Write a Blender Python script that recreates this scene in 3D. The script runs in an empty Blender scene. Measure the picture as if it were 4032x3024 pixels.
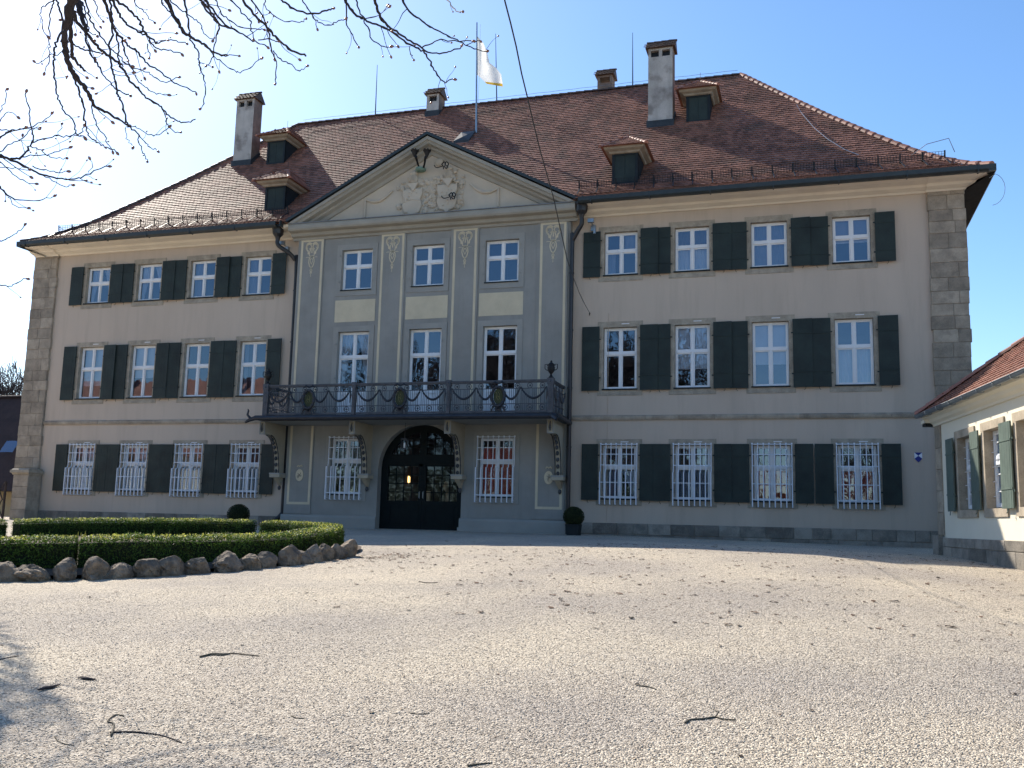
import bpy, math, random
import numpy as np
from mathutils import Vector, Matrix
random.seed(7); RNG=np.random.default_rng(11)
PI=math.pi
scene=bpy.context.scene
COL=scene.collection
# ------------------------------------------------------------------ camera model (metres, facade plane is y=0)
CX,CY,CZ=4.8886,-30.0,1.4954
YAW,PITCH,ROLL=.3062,.1434,.0247
FPX=3761.3
def cam_axes():
    F=Vector((-math.sin(YAW)*math.cos(PITCH),math.cos(YAW)*math.cos(PITCH),math.sin(PITCH)))
    R=Vector((math.cos(YAW),math.sin(YAW),0)); U=R.cross(F)
    r=R*math.cos(ROLL)+U*math.sin(ROLL); u=-R*math.sin(ROLL)+U*math.cos(ROLL)
    return r,u,F
cr,cu,cf=cam_axes()
CAMP=Vector((CX,CY,CZ))
def ray(px,py): return cf+cr*((px-2016)/FPX)-cu*((py-1512)/FPX)
def at(px,py,dist):
    d=ray(px,py); return CAMP+d.normalized()*dist
def onY(px,py,Y): return onplane(px,py,(0,Y,0),(0,1,0))
def onplane(px,py,p0,n):
    d=ray(px,py); t=((Vector(p0)-CAMP).dot(n))/d.dot(n); return CAMP+d*t
cam=bpy.data.cameras.new('camera'); co=bpy.data.objects.new('camera',cam); COL.objects.link(co)
cam.sensor_width=36; cam.lens=FPX/4032*36; cam.clip_end=3000; cam.clip_start=.05
M=Matrix((( cr.x,cu.x,-cf.x,CX),(cr.y,cu.y,-cf.y,CY),(cr.z,cu.z,-cf.z,CZ),(0,0,0,1)))
co.matrix_world=M; scene.camera=co
# ------------------------------------------------------------------ mesh builder
class MB:
    def __init__(s): s.v=[]; s.f=[]
    def add(s,vs,fs):
        o=len(s.v); s.v+= [tuple(v) for v in vs]; s.f+=[tuple(i+o for i in f) for f in fs]
    def box(s,x0,x1,y0,y1,z0,z1):
        s.add([(x0,y0,z0),(x1,y0,z0),(x1,y1,z0),(x0,y1,z0),(x0,y0,z1),(x1,y0,z1),(x1,y1,z1),(x0,y1,z1)],
              [(0,3,2,1),(4,5,6,7),(0,1,5,4),(1,2,6,5),(2,3,7,6),(3,0,4,7)])
    def quad(s,a,b,c,d): s.add([a,b,c,d],[(0,1,2,3)])
    def tube(s,pts,r,n=6,cap=True):
        pts=[Vector(p) for p in pts]
        if not isinstance(r,(list,tuple)): r=[r]*len(pts)
        o=len(s.v); m=len(pts); prev=None
        for i,p in enumerate(pts):
            t=(pts[min(i+1,m-1)]-pts[max(i-1,0)])
            if t.length<1e-9: t=Vector((0,0,1))
            t.normalize()
            if prev is None:
                a=Vector((0,0,1)) if abs(t.z)<.9 else Vector((1,0,0))
                u=t.cross(a).normalized()
            else:
                u=prev-t*prev.dot(t)
                if u.length<1e-6: u=t.cross(Vector((1,0,.3)))
                u.normalize()
            prev=u; w=t.cross(u)
            for k in range(n):
                an=2*PI*k/n; q=p+(u*math.cos(an)+w*math.sin(an))*r[i]; s.v.append(tuple(q))
        for i in range(m-1):
            for k in range(n):
                a=o+i*n+k; b=o+i*n+(k+1)%n; s.f.append((a,b,b+n,a+n))
        if cap:
            s.f.append(tuple(o+k for k in range(n))[::-1]); s.f.append(tuple(o+(m-1)*n+k for k in range(n)))
    def bar(s,a,b,w,h,up=(0,0,1)):
        a=Vector(a);b=Vector(b);t=(b-a).normalized();u=Vector(up)
        if abs(t.dot(u))>.99: u=Vector((0,1,0))
        x=t.cross(u).normalized()*w/2; y=x.cross(t).normalized()*h/2
        s.add([a-x-y,a+x-y,a+x+y,a-x+y,b-x-y,b+x-y,b+x+y,b-x+y],[(0,3,2,1),(4,5,6,7),(0,1,5,4),(1,2,6,5),(2,3,7,6),(3,0,4,7)])
    def prism(s,poly,y0,y1):           # polygon in x,z extruded along y (y0 nearer the viewer)
        n=len(poly); a=[(x,y0,z) for x,z in poly]; b=[(x,y1,z) for x,z in poly]
        s.add(a+b,[tuple(range(n)),tuple(range(2*n-1,n-1,-1))]+[(i,i+n,(i+1)%n+n,(i+1)%n) for i in range(n)])
    def sweepx(s,prof,x0,x1):          # profile [(y,z)] swept along x (closed)
        n=len(prof); a=[(x0,y,z) for y,z in prof]; b=[(x1,y,z) for y,z in prof]
        s.add(a+b,[tuple(range(n)),tuple(range(2*n-1,n-1,-1))]+[(i,i+n,(i+1)%n+n,(i+1)%n) for i in range(n)])
    def lathe(s,prof,cx,cy,n=16):
        o=len(s.v)
        for r,z in prof:
            for k in range(n): s.v.append((cx+r*math.cos(2*PI*k/n),cy+r*math.sin(2*PI*k/n),z))
        for i in range(len(prof)-1):
            for k in range(n):
                a=o+i*n+k;b=o+i*n+(k+1)%n; s.f.append((a,b,b+n,a+n))
        s.f.append(tuple(o+k for k in range(n))[::-1]); s.f.append(tuple(o+(len(prof)-1)*n+k for k in range(n)))
    def frame(s,x0,x1,z0,z1,w,y0,y1,wt=None,wb=None):
        wt=w if wt is None else wt; wb=w if wb is None else wb
        s.box(x0,x0+w,y0,y1,z0,z1); s.box(x1-w,x1,y0,y1,z0,z1)
        s.box(x0+w,x1-w,y0,y1,z1-wt,z1); s.box(x0+w,x1-w,y0,y1,z0,z0+wb)
    def build(s,name,m,parent=None,smooth=False,loc=None):
        me=bpy.data.meshes.new(name); me.from_pydata(s.v,[],s.f); me.materials.append(m)
        if smooth: me.polygons.foreach_set('use_smooth',[True]*len(me.polygons))
        me.update()
        o=bpy.data.objects.new(name,me); COL.objects.link(o)
        if parent: o.parent=parent
        if loc: o.location=loc
        return o
def empty(name,loc=(0,0,0)):
    o=bpy.data.objects.new(name,None); o.location=loc; o.empty_display_size=.2; COL.objects.link(o); return o
def tag(o,label,cat,group=None,kind=None):
    if label: o['label']=label
    if cat: o['category']=cat
    if group: o['group']=group
    if kind: o['kind']=kind
    return o
def struct(o): o['kind']='structure'; return o
def copy_tree(o,parent=None,kids=None):
    c=o.copy(); COL.objects.link(c); c.parent=parent
    for ch in list(o.children): copy_tree(ch,c)
    return c
# ------------------------------------------------------------------ materials
def newmat(name):
    m=bpy.data.materials.new(name); m.use_nodes=True; nt=m.node_tree; nt.nodes.clear()
    return m,nt,nt.nodes,nt.links
def pmat(name,col,rough=.8,var=.12,scale=1.5,fine=60,bump=.15,bd=.01,spec=.3,island=0,metal=0,patch=0,pcol=(.2,.18,.15),stretch=None,transl=0,streak=0):
    m,nt,N,L=newmat(name)
    out=N.new('ShaderNodeOutputMaterial'); b=N.new('ShaderNodeBsdfPrincipled')
    g=N.new('ShaderNodeNewGeometry'); src=g.outputs['Position']
    if stretch:
        mp=N.new('ShaderNodeMapping'); mp.inputs['Scale'].default_value=stretch; L.new(src,mp.inputs['Vector']); src=mp.outputs[0]
    n1=N.new('ShaderNodeTexNoise'); n1.inputs['Scale'].default_value=scale; n1.inputs['Detail'].default_value=5; n1.inputs['Roughness'].default_value=.6
    L.new(src,n1.inputs['Vector'])
    n2=N.new('ShaderNodeTexNoise'); n2.inputs['Scale'].default_value=fine; n2.inputs['Detail'].default_value=3
    L.new(src,n2.inputs['Vector'])
    add=N.new('ShaderNodeMath'); add.operation='ADD'; L.new(n1.outputs[0],add.inputs[0])
    mul=N.new('ShaderNodeMath'); mul.operation='MULTIPLY_ADD'; L.new(n2.outputs[0],mul.inputs[0]); mul.inputs[1].default_value=.5; mul.inputs[2].default_value=-.25
    L.new(mul.outputs[0],add.inputs[1])
    val=add.outputs[0]
    if island:
        a2=N.new('ShaderNodeMath'); a2.operation='MULTIPLY_ADD'; L.new(g.outputs['Random Per Island'],a2.inputs[0]); a2.inputs[1].default_value=island; a2.inputs[2].default_value=-island/2
        a3=N.new('ShaderNodeMath'); a3.operation='ADD'; L.new(val,a3.inputs[0]); L.new(a2.outputs[0],a3.inputs[1]); val=a3.outputs[0]
    mr=N.new('ShaderNodeMapRange'); L.new(val,mr.inputs[0]); mr.inputs[1].default_value=.2; mr.inputs[2].default_value=.8
    mx=N.new('ShaderNodeMix'); mx.data_type='RGBA'; L.new(mr.outputs[0],mx.inputs[0])
    mx.inputs[6].default_value=(*[c*(1-var*1.6) for c in col],1); mx.inputs[7].default_value=(*[min(1,c*(1+var*1.6)) for c in col],1)
    cs=mx.outputs[2]
    if patch:
        n3=N.new('ShaderNodeTexNoise'); n3.inputs['Scale'].default_value=scale*1.7; n3.inputs['Detail'].default_value=6; L.new(src,n3.inputs['Vector'])
        r3=N.new('ShaderNodeMapRange'); L.new(n3.outputs[0],r3.inputs[0]); r3.inputs[1].default_value=.52; r3.inputs[2].default_value=.68; r3.inputs[4].default_value=patch
        m3=N.new('ShaderNodeMix'); m3.data_type='RGBA'; L.new(r3.outputs[0],m3.inputs[0]); L.new(cs,m3.inputs[6]); m3.inputs[7].default_value=(*pcol,1); cs=m3.outputs[2]
    if streak:
        m4=N.new('ShaderNodeMapping'); m4.inputs['Scale'].default_value=(1,1,.10); L.new(g.outputs['Position'],m4.inputs['Vector'])
        n4=N.new('ShaderNodeTexNoise'); n4.inputs['Scale'].default_value=3.2; n4.inputs['Detail'].default_value=7; n4.inputs['Roughness'].default_value=.65; L.new(m4.outputs[0],n4.inputs['Vector'])
        r4=N.new('ShaderNodeMapRange'); L.new(n4.outputs[0],r4.inputs[0]); r4.inputs[1].default_value=.5; r4.inputs[2].default_value=.72; r4.inputs[4].default_value=streak
        x4=N.new('ShaderNodeMix'); x4.data_type='RGBA'; L.new(r4.outputs[0],x4.inputs[0]); L.new(cs,x4.inputs[6]); x4.inputs[7].default_value=(*[c*.62 for c in col],1); cs=x4.outputs[2]
    L.new(cs,b.inputs['Base Color']); b.inputs['Roughness'].default_value=rough; b.inputs['Specular IOR Level'].default_value=spec; b.inputs['Metallic'].default_value=metal
    if bump:
        bp=N.new('ShaderNodeBump'); bp.inputs['Strength'].default_value=bump; bp.inputs['Distance'].default_value=bd; L.new(val if not island else add.outputs[0],bp.inputs['Height']); L.new(bp.outputs[0],b.inputs['Normal'])
    if transl:
        t=N.new('ShaderNodeBsdfTranslucent'); L.new(cs,t.inputs[0]); ms=N.new('ShaderNodeMixShader'); ms.inputs[0].default_value=transl
        L.new(b.outputs[0],ms.inputs[1]); L.new(t.outputs[0],ms.inputs[2]); L.new(ms.outputs[0],out.inputs[0])
    else: L.new(b.outputs[0],out.inputs[0])
    return m
def glassmat(name,fac=.22,tint=(.85,.9,.95)):
    m,nt,N,L=newmat(name); out=N.new('ShaderNodeOutputMaterial')
    tr=N.new('ShaderNodeBsdfTransparent'); tr.inputs[0].default_value=(*tint,1)
    gl=N.new('ShaderNodeBsdfGlossy'); gl.inputs['Roughness'].default_value=.012; gl.inputs[0].default_value=(.72,.85,1,1)
    g=N.new('ShaderNodeNewGeometry'); n=N.new('ShaderNodeTexNoise'); n.inputs['Scale'].default_value=1.3; L.new(g.outputs['Position'],n.inputs['Vector'])
    bp=N.new('ShaderNodeBump'); bp.inputs['Strength'].default_value=.25; bp.inputs['Distance'].default_value=.02; L.new(n.outputs[0],bp.inputs['Height']); L.new(bp.outputs[0],gl.inputs['Normal'])
    fr=N.new('ShaderNodeFresnel'); fr.inputs['IOR'].default_value=1.5
    ad=N.new('ShaderNodeMath'); ad.operation='ADD'; ad.inputs[1].default_value=fac; L.new(fr.outputs[0],ad.inputs[0]); ad.use_clamp=True
    ms=N.new('ShaderNodeMixShader'); L.new(ad.outputs[0],ms.inputs[0]); L.new(tr.outputs[0],ms.inputs[1]); L.new(gl.outputs[0],ms.inputs[2]); L.new(ms.outputs[0],out.inputs[0])
    return m
def emat(name,col,st):
    m,nt,N,L=newmat(name); out=N.new('ShaderNodeOutputMaterial'); e=N.new('ShaderNodeEmission'); e.inputs[0].default_value=(*col,1); e.inputs[1].default_value=st; L.new(e.outputs[0],out.inputs[0]); return m
plaster=pmat('beige_plaster',(.55,.445,.345),.9,.055,.5,90,.35,.006,patch=.5,pcol=(.48,.39,.30),stretch=(1,1,.25),streak=.28)
annexp=pmat('cream_plaster',(.78,.71,.56),.9,.05,.7,90,.3,.006)
grayp=pmat('grey_plaster',(.295,.285,.255),.9,.10,.8,80,.35,.006,patch=.3,pcol=(.215,.215,.195),streak=.3)
graylt=pmat('light_grey_plaster',(.315,.305,.272),.9,.08,1.2,80,.3,.006)
cream=pmat('cream_paint',(.60,.515,.36),.9,.08,2,80,.2,.004)
creamwh=pmat('cornice_paint',(.80,.71,.57),.8,.05,1,60,.15,.004,patch=.2,pcol=(.66,.58,.46))
pedst=pmat('pediment_plaster',(.53,.455,.35),.9,.08,1,60,.3,.006,patch=.25,pcol=(.42,.36,.28))
dormc=pmat('dormer_cornice_paint',(.33,.285,.22),.9,.2,2,60,.3,.006,patch=.4,pcol=(.2,.17,.13))
rakest=pmat('raking_cornice_plaster',(.34,.315,.26),.9,.1,1.5,60,.3,.006)
stone=pmat('sandstone',(.37,.315,.24),.92,.24,3,45,.7,.014,patch=.5,pcol=(.24,.21,.165))
stoneq=pmat('quoin_stone',(.34,.28,.21),.92,.24,3,40,.8,.02,island=.3,patch=.45,pcol=(.22,.185,.145))
plinthm=pmat('plinth_stone',(.25,.22,.18),.92,.3,2.5,40,.9,.02,island=.4,patch=.5,pcol=(.15,.14,.12))
mortar=pmat('mortar',(.36,.31,.25),.95,.1)
green=pmat('dark_green_paint',(.020,.030,.025),.6,.35,1.5,50,.15,.004,spec=.35)
greenl=pmat('green_paint',(.105,.14,.115),.55,.15,3,50,.15,.004,spec=.4)
doorg=pmat('door_green_paint',(.006,.010,.010),.6,.25,3,50,.1,.003,spec=.14)
dorm=pmat('dormer_dark_wood',(.012,.017,.019),.6,.3,4,50,.2,.004)
white=pmat('white_window_paint',(.78,.78,.77),.45,.03,4,50,.05,.002,spec=.4)
grillem=pmat('white_iron',(.72,.75,.80),.5,.04,5,60,.05,.002,spec=.4)
bmetal=pmat('balcony_iron',(.07,.072,.08),.5,.3,9,60,.3,.004,spec=.5)
bmetald=pmat('balcony_dark_iron',(.02,.022,.028),.45,.3,5,60,.2,.004,spec=.5)
pipem=pmat('pipe_metal',(.018,.017,.018),.4,.3,4,40,.1,.003,spec=.5)
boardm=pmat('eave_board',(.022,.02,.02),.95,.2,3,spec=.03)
gutm=pmat('gutter_metal',(.025,.032,.032),.45,.2,4,40,.1,.003,spec=.5)
zinc=pmat('zinc',(.33,.36,.38),.35,.15,3,40,.1,.003,metal=.8)
leadm=pmat('lead_flashing',(.035,.042,.048),.55,.25,4,40,.2,.004)
blackiron=pmat('black_iron',(.012,.012,.013),.5,.2,6,40,.1,.003)
tile=pmat('roof_tile',(.25,.117,.080),.66,.28,.8,30,.4,.006,island=.42,spec=.18,patch=.6,pcol=(.12,.078,.055))
tilel=pmat('annex_roof_tile',(.27,.125,.085),.6,.2,1,30,.3,.006,island=.4,spec=.3)
ridgem=pmat('ridge_tile',(.30,.13,.09),.6,.25,2,30,.4,.006,island=.5)
ridged=pmat('old_ridge_tile',(.085,.055,.042),.6,.3,2,30,.4,.006,island=.5)
barnroof=pmat('old_brown_roof',(.035,.022,.02),.8,.25,2,20,.4,.01)
yellowp=pmat('yellow_plaster',(.6,.47,.27),.9,.06)
chim=pmat('chimney_plaster',(.44,.41,.37),.9,.2,1.1,50,.5,.01,patch=.75,pcol=(.17,.15,.13),streak=.5)
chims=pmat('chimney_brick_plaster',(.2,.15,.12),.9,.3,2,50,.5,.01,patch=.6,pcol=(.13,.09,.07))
curt=pmat('white_curtain',(.72,.74,.78),.9,.05,2,80,.1,.003,transl=.3)
curtg=pmat('grey_sheer_curtain',(.30,.31,.37),.9,.08,2,80,.1,.003,transl=.3)
curtr=pmat('red_curtain',(.62,.10,.06),.9,.15,3,40,.1,.004)
curtb=pmat('brown_curtain',(.10,.065,.05),.9,.15,3,40,.1,.004)
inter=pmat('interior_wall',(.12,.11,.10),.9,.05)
glass=glassmat('window_glass',.13)
glassd=glassmat('door_glass',.03,(.75,.75,.72))
ballm=pmat('ball_leaf',(.03,.042,.014),.6,.4,25,80,0,island=.6,spec=.15,transl=.15)
soil=pmat('soil',(.11,.08,.06),.95,.3,6,60,.8,.02)
rockm=pmat('limestone_rock',(.21,.165,.12),.92,.45,3,13,1.0,.12,patch=.75,pcol=(.085,.075,.065))
leafm=pmat('box_leaf',(.07,.125,.02),.55,.4,2.5,80,0,patch=.4,pcol=(.13,.11,.035),island=.6,spec=.22,transl=.4)
leafy=pmat('sunlit_young_leaf',(.42,.42,.09),.5,.3,25,80,0,island=.6,transl=.5)  # leaf yellow brightened to carry sunlight on the hedge tops
corem=pmat('hedge_twigs',(.012,.016,.007),.9,.2)
barkm=pmat('bark',(.045,.036,.038),.85,.3,20,120,.5,.006)
budm=pmat('bud',(.22,.10,.07),.4,.3,30,100,.1,.002,spec=.6)
woodd=pmat('dark_wood',(.05,.035,.028),.8,.25,8,60,.4,.006)
stickm=pmat('dead_stick',(.10,.085,.06),.85,.3,20,80,.5,.004)
leafd=pmat('dry_leaf',(.085,.05,.03),.8,.5,15,60,.2,.004,island=.8)
needle=pmat('conifer_foliage',(.02,.035,.016),.7,.3,3,30,0)
flagw=pmat('white_flag_cloth',(.8,.8,.78),.8,.03,4,60,0,transl=.55)
flagy=pmat('yellow_flag_cloth',(.55,.38,.06),.8,.03,4,60,0,transl=.5)
bluee=pmat('blue_enamel',(.03,.04,.22),.4,.05,bump=0)
whitee=pmat('white_enamel',(.75,.76,.8),.4,.05,bump=0)
medal=pmat('medallion_green',(.05,.058,.025),.6,.2,8)
gold=pmat('monogram_brass',(.22,.20,.08),.4,.2,8)
copperg=pmat('verdigris',(.16,.25,.2),.7,.2,8)
# ================================================================== THE MANSION
man=empty('mansion',(-7.7,0,1.15)); tag(man,'three storey beige mansion with grey pedimented centre bay and red tiled hipped roof','mansion')
class Off:                                  # parts are authored in world coordinates: shift them under their thing
    pass
def part(mb,name,m,parent=None,smooth=False,top=man):
    o=mb.build(name,m,None,smooth); o.parent=parent or top
    p=(parent or top)
    # world offset of the parent chain
    off=Vector((0,0,0)); q=p
    while q is not None: off+=q.location; q=q.parent
    o.location=-off
    return o
XL,XR=-24.8,9.28; RX0,RX1=-12.75,-2.60; RY=-.3
ZC=11.62
def holes_wall(mb,x0,x1,z0,z1,y,ops,extra=()):
    xs=sorted(set([x0,x1]+[o[0] for o in ops]+[o[1] for o in ops])); zs=sorted(set([z0,z1]+[o[2] for o in ops]+[o[3] for o in ops]))
    xs=[x for x in xs if x0-1e-6<=x<=x1+1e-6]; zs=[z for z in zs if z0-1e-6<=z<=z1+1e-6]
    for i in range(len(xs)-1):
        for j in range(len(zs)-1):
            cx=(xs[i]+xs[i+1])/2; cz=(zs[j]+zs[j+1])/2
            if any(o[0]<cx<o[1] and o[2]<cz<o[3] for o in ops): continue
            mb.quad((xs[i],y,zs[j]),(xs[i+1],y,zs[j]),(xs[i+1],y,zs[j+1]),(xs[i],y,zs[j+1]))
cols=[-21.755,-19.365,-16.97,-14.575,-.967,1.338,3.727,6.165]
OW=1.10
rowz=[(9.55,11.03),(5.78,7.83),(2.28,4.0)]      # top, middle, ground
rops=[(c-OW/2,c+OW/2,a,b) for c in cols for a,b in rowz]
w=MB()
holes_wall(w,XL,RX0,0.6,11.95,0,[o for o in rops if o[0]<-10])
holes_wall(w,RX1,XR,0.6,11.95,0,[o for o in rops if o[0]>-10])
w.quad((XR,0,.6),(XR,15.4,.6),(XR,15.4,12),(XR,0,12)); w.quad((XL,15.4,.6),(XL,0,.6),(XL,0,12),(XL,15.4,12)); w.quad((XR,15.4,.6),(XL,15.4,.6),(XL,15.4,12),(XR,15.4,12))
part(w,'wall',plaster)
# inside: floors and back rooms
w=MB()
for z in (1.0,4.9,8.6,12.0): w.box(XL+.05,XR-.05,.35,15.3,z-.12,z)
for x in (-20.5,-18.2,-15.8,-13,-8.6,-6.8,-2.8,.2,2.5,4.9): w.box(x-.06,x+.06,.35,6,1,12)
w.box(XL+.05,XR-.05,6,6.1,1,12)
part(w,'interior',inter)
# centre bay wall with holes; the doorway arch is cut as a polygon
rc=[-10.365,-7.65,-4.965]
RW=1.2
upz=(9.45,10.94); bdz=(4.95,7.97); rgz=(2.27,4.22)
gw=[(-10.42,),(-4.98,)]
ops=[(c-RW/2,c+RW/2,*upz) for c in rc]+[(c-RW/2,c+RW/2,*bdz) for c in rc]+[(-11.02,-9.82,*rgz),(-5.58,-4.38,*rgz)]
AX0,AX1,AS,AT=-9.20,-6.16,3.18,4.68; AC=(AX0+AX1)/2; AR=(AX1-AX0)/2
w=MB(); holes_wall(w,RX0,RX1,.6,11.95,RY,ops+[(AX0,AX1,.6,4.75)])
n=24; arc=[(AC-AR*math.cos(PI*i/n),AS+(AT-AS)*math.sin(PI*i/n)) for i in range(n+1)]
for i in range(n):
    (xa,za),(xb,zb)=arc[i],arc[i+1]
    w.quad((xa,RY,za),(xb,RY,zb),(xb,RY,4.75),(xa,RY,4.75))
w.quad((RX1,RY,.6),(RX1,0,.6),(RX1,0,11.95),(RX1,RY,11.95)); w.quad((RX0,0,.6),(RX0,RY,.6),(RX0,RY,11.95),(RX0,0,11.95))
part(w,'centre_bay_wall',grayp)
w=MB()                                       # arch reveal
pts=[(AX0,.9)]+arc+[(AX1,.9)]
for i in range(len(pts)-1):
    (xa,za),(xb,zb)=pts[i],pts[i+1]; w.quad((xa,RY,za),(xb,RY,zb),(xb,.05,zb),(xa,.05,za))
part(w,'door_reveal',grayp)
# ---------------------------------------------------------------- pilasters with painted outlines and scroll ornaments
pil=[(-12.62,-11.72),(-9.43,-8.56),(-6.72,-5.86),(-3.62,-2.73)]
for k,(a,b) in enumerate(pil):
    w=MB(); z0=1.6 if k in(0,3) else 4.95
    w.box(a-.10,b+.03 if k==0 else b+.06,RY-.035,RY,z0,11.47); part(w,'pilaster',grayp)
    w=MB(); y0,y1=RY-.041,RY-.035; t=.085
    zb=1.92 if k in(0,3) else 4.95; zt=11.4
    w.box(a,a+t,y0,y1,zb,zt); w.box(b-t,b,y0,y1,zb,zt); w.box(a+t,b-t,y0,y1,zt-t*.8,zt)
    if k in(0,3): w.box(a+t,b-t,y0,y1,zb,zb+t)
    part(w,'painted_outline',cream)
    # scroll ornament
    w=MB(); c=(a+b)/2; y=RY-.043
    def rib(pts,r=.018):
        for i in range(len(pts)-1):
            (xa,za),(xb,zb)=pts[i],pts[i+1]; dx,dz=xb-xa,zb-za; l=math.hypot(dx,dz) or 1; nx,nz=-dz/l*r,dx/l*r
            w.add([(xa-nx,y,za-nz),(xb-nx,y,zb-nz),(xb+nx,y,zb+nz),(xa+nx,y,za+nz)],[(0,1,2,3)])
    T=11.25
    for s in (-1,1):
        rib([(c+s*(.12+.09*math.cos(u)),T-.10+.09*math.sin(u)) for u in np.linspace(-.9 if s>0 else -.9,4.6,14)],.02)
        rib([(c+s*q[0],T+q[1]) for q in [(.02,-.02),(.06,.03),(.14,.04),(.22,-.02),(.24,-.12),(.2,-.22),(.15,-.27),(.14,-.38)]],.028)
        rib([(c+s*q[0],T+q[1]) for q in [(.03,-.14),(.09,-.3),(.1,-.42),(.02,-.5)]],.018)
        rib([(c+s*q[0],T+q[1]) for q in [(.01,-.44),(.1,-.56),(.11,-.68),(.07,-.82),(0,-.9)]],.02)
        rib([(c+s*q[0],T+q[1]) for q in [(0,-.52),(.06,-.62),(0,-.76)]],.015)
        rib([(c+s*q[0],T+q[1]) for q in [(.08,-.5),(.2,-.49),(.23,-.51)]],.01)
        rib([(c+s*q[0],T+q[1]) for q in [(0,-.9),(.045,-.98),(.02,-1.04),(.035,-1.1)]],.013)
    rib([(c,T-.16),(c,T-.34)],.02); rib([(c,T-.9),(c,T-1.22)],.01)
    part(w,'painted_scroll',cream)
# cream panels
for c in rc:
    w=MB(); w.box(c-.78,c+.78,RY-.006,RY,8.32,9.11); part(w,'painted_panel',cream)
# centre plinth, bay edges
for a,b in ((RX0-.05,AX0+.02),(AX1-.02,RX1+.05)):
    w=MB(); w.sweepx([(RY-.1,.6),(RY-.1,1.5),(RY-.07,1.57),(RY,1.58),(RY+.2,.6)],a,b)
    w.box(a-.03,b+.03,RY-.16,RY-.1,.6,1.28)
    part(w,'centre_plinth',graylt)
# ---------------------------------------------------------------- windows
def surround(mb,w_,h,ear=.185,jw=.15,y0=-.014,y1=.25,top=.19,bot=.19):
    mb.box(-w_/2-jw,-w_/2,y0,y1,0,h); mb.box(w_/2,w_/2+jw,y0,y1,0,h)
    mb.box(-w_/2-ear,w_/2+ear,y0-.003,y1,h,h+top); mb.box(-w_/2-ear,w_/2+ear,y0-.003,y1,-bot,0)
def casement(mb,w_,h,tr,y=.15,leafs=True):
    a,b=-w_/2+.012,w_/2-.012
    mb.frame(a,b,.03,h-.01,.045,y-.03,y+.06)
    mb.box(a+.045,b-.045,y-.045,y+.06,tr-.04,tr+.04)
    mb.box(-.03,.03,y-.04,y+.05,.075,tr-.04); mb.box(-.03,.03,y-.03,y+.05,tr+.04,h-.055)
    for s in (-1,1):
        xa,xb=(a+.045,-.03) if s<0 else (.03,b-.045)
        for za,zb in ((.075,tr-.04),(tr+.04,h-.055)):
            mb.frame(xa,xb,za,zb,.038,y-.012,y+.04)
def panes(mb,w_,h,y=.155): mb.quad((-w_/2+.03,y,.05),(w_/2-.03,y,.05),(w_/2-.03,y,h-.03),(-w_/2+.03,y,h-.03))
def shutter_mesh(h,sw,hook=True):
    m=MB(); m.box(0,sw,-.03,0,0,h)
    for z in (h*.22,h*.78): m.box(.0,sw,-.042,-.03,z-.006,z+.028)
    for i in range(1,4): m.box(sw*i/4-.003,sw*i/4+.003,-.0315,-.0299,.0,h)
    m.tube([(sw*.62,-.02,.02),(sw*.62,-.03,-.05),(sw*.55,-.05,-.09)],.008,5)
    for z in (h*.2,h*.8): m.box(-.05,.02,-.012,.004,z-.02,z+.02)
    return m
def grille_mesh(w_,h):
    m=MB(); n=8; x0,x1=-w_/2,w_/2; zt=h+.02; zk=h*.47; r=.011
    for i in range(n):
        x=x0+(x1-x0)*i/(n-1)
        m.tube([(x,-.07,zt+.04),(x,-.07,zk+.16),(x,-.10,zk+.07),(x,-.185,zk+.02)],r*1.35,5)
        m.bar((x,-.19,zk+.05),(x,-.19,-.16),.031,.031)
        m.bar((x,-.19,-.155),(x,-.08,-.155),.02,.02)
        m.box(x-.022,x+.022,-.095,-.05,zt-.005,zt+.04)
    for z in (zt,h*.83,h*.63): m.bar((x0-.01,-.07,z),(x1+.01,-.07,z),.02,.024)
    for z in (h*.31,.07): m.bar((x0-.01,-.19,z),(x1+.01,-.19,z),.02,.024)
    for x in (x0,x1):
        for z in (h*.31,.07,-.1): m.bar((x,-.19,z),(x,0,z),.016,.016)
        m.bar((x,-.12,zk+.05),(x,-.12,-.1),.012,.012)
    return m
def setloc(o,x,y,z,parent=man):
    o.parent=parent; o.location=Vector((x,y,z))-parent.location
protos=[]
def winproto(row):
    a,b=rowz[row]; h=b-a; sw=.57 if row<2 else .53; hh=(h*.57,h*.585,h*.60)[row]
    s=MB(); surround(s,OW,h); win=s.build('window',stone)
    s=MB(); casement(s,OW,h,hh); s.build('frame',white,win)
    s=MB(); panes(s,OW,h); s.build('pane',glass,win)
    s=MB(); s.box(-OW/2-.03,OW/2+.03,-.06,.13,-.012,.03); s.build('sill',dorm,win)
    if row: s=MB(); s.box(.05,.30,-.025,-.012,h+.09,h+.115); s.build('lintel_plate',white,win)
    sm=shutter_mesh(h+.06,sw)
    l=sm.build('shutter',green,win); l.scale=(-1,1,1); l.location=(-OW/2-.12,-.05,-.03)
    r=bpy.data.objects.new('shutter',l.data); COL.objects.link(r); r.parent=win; r.location=(OW/2+.12,-.088 if row<2 else -.055,-.03)
    if row==2: grille_mesh(OW+.06,h).build('grille',grillem,win)
    return win
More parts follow.
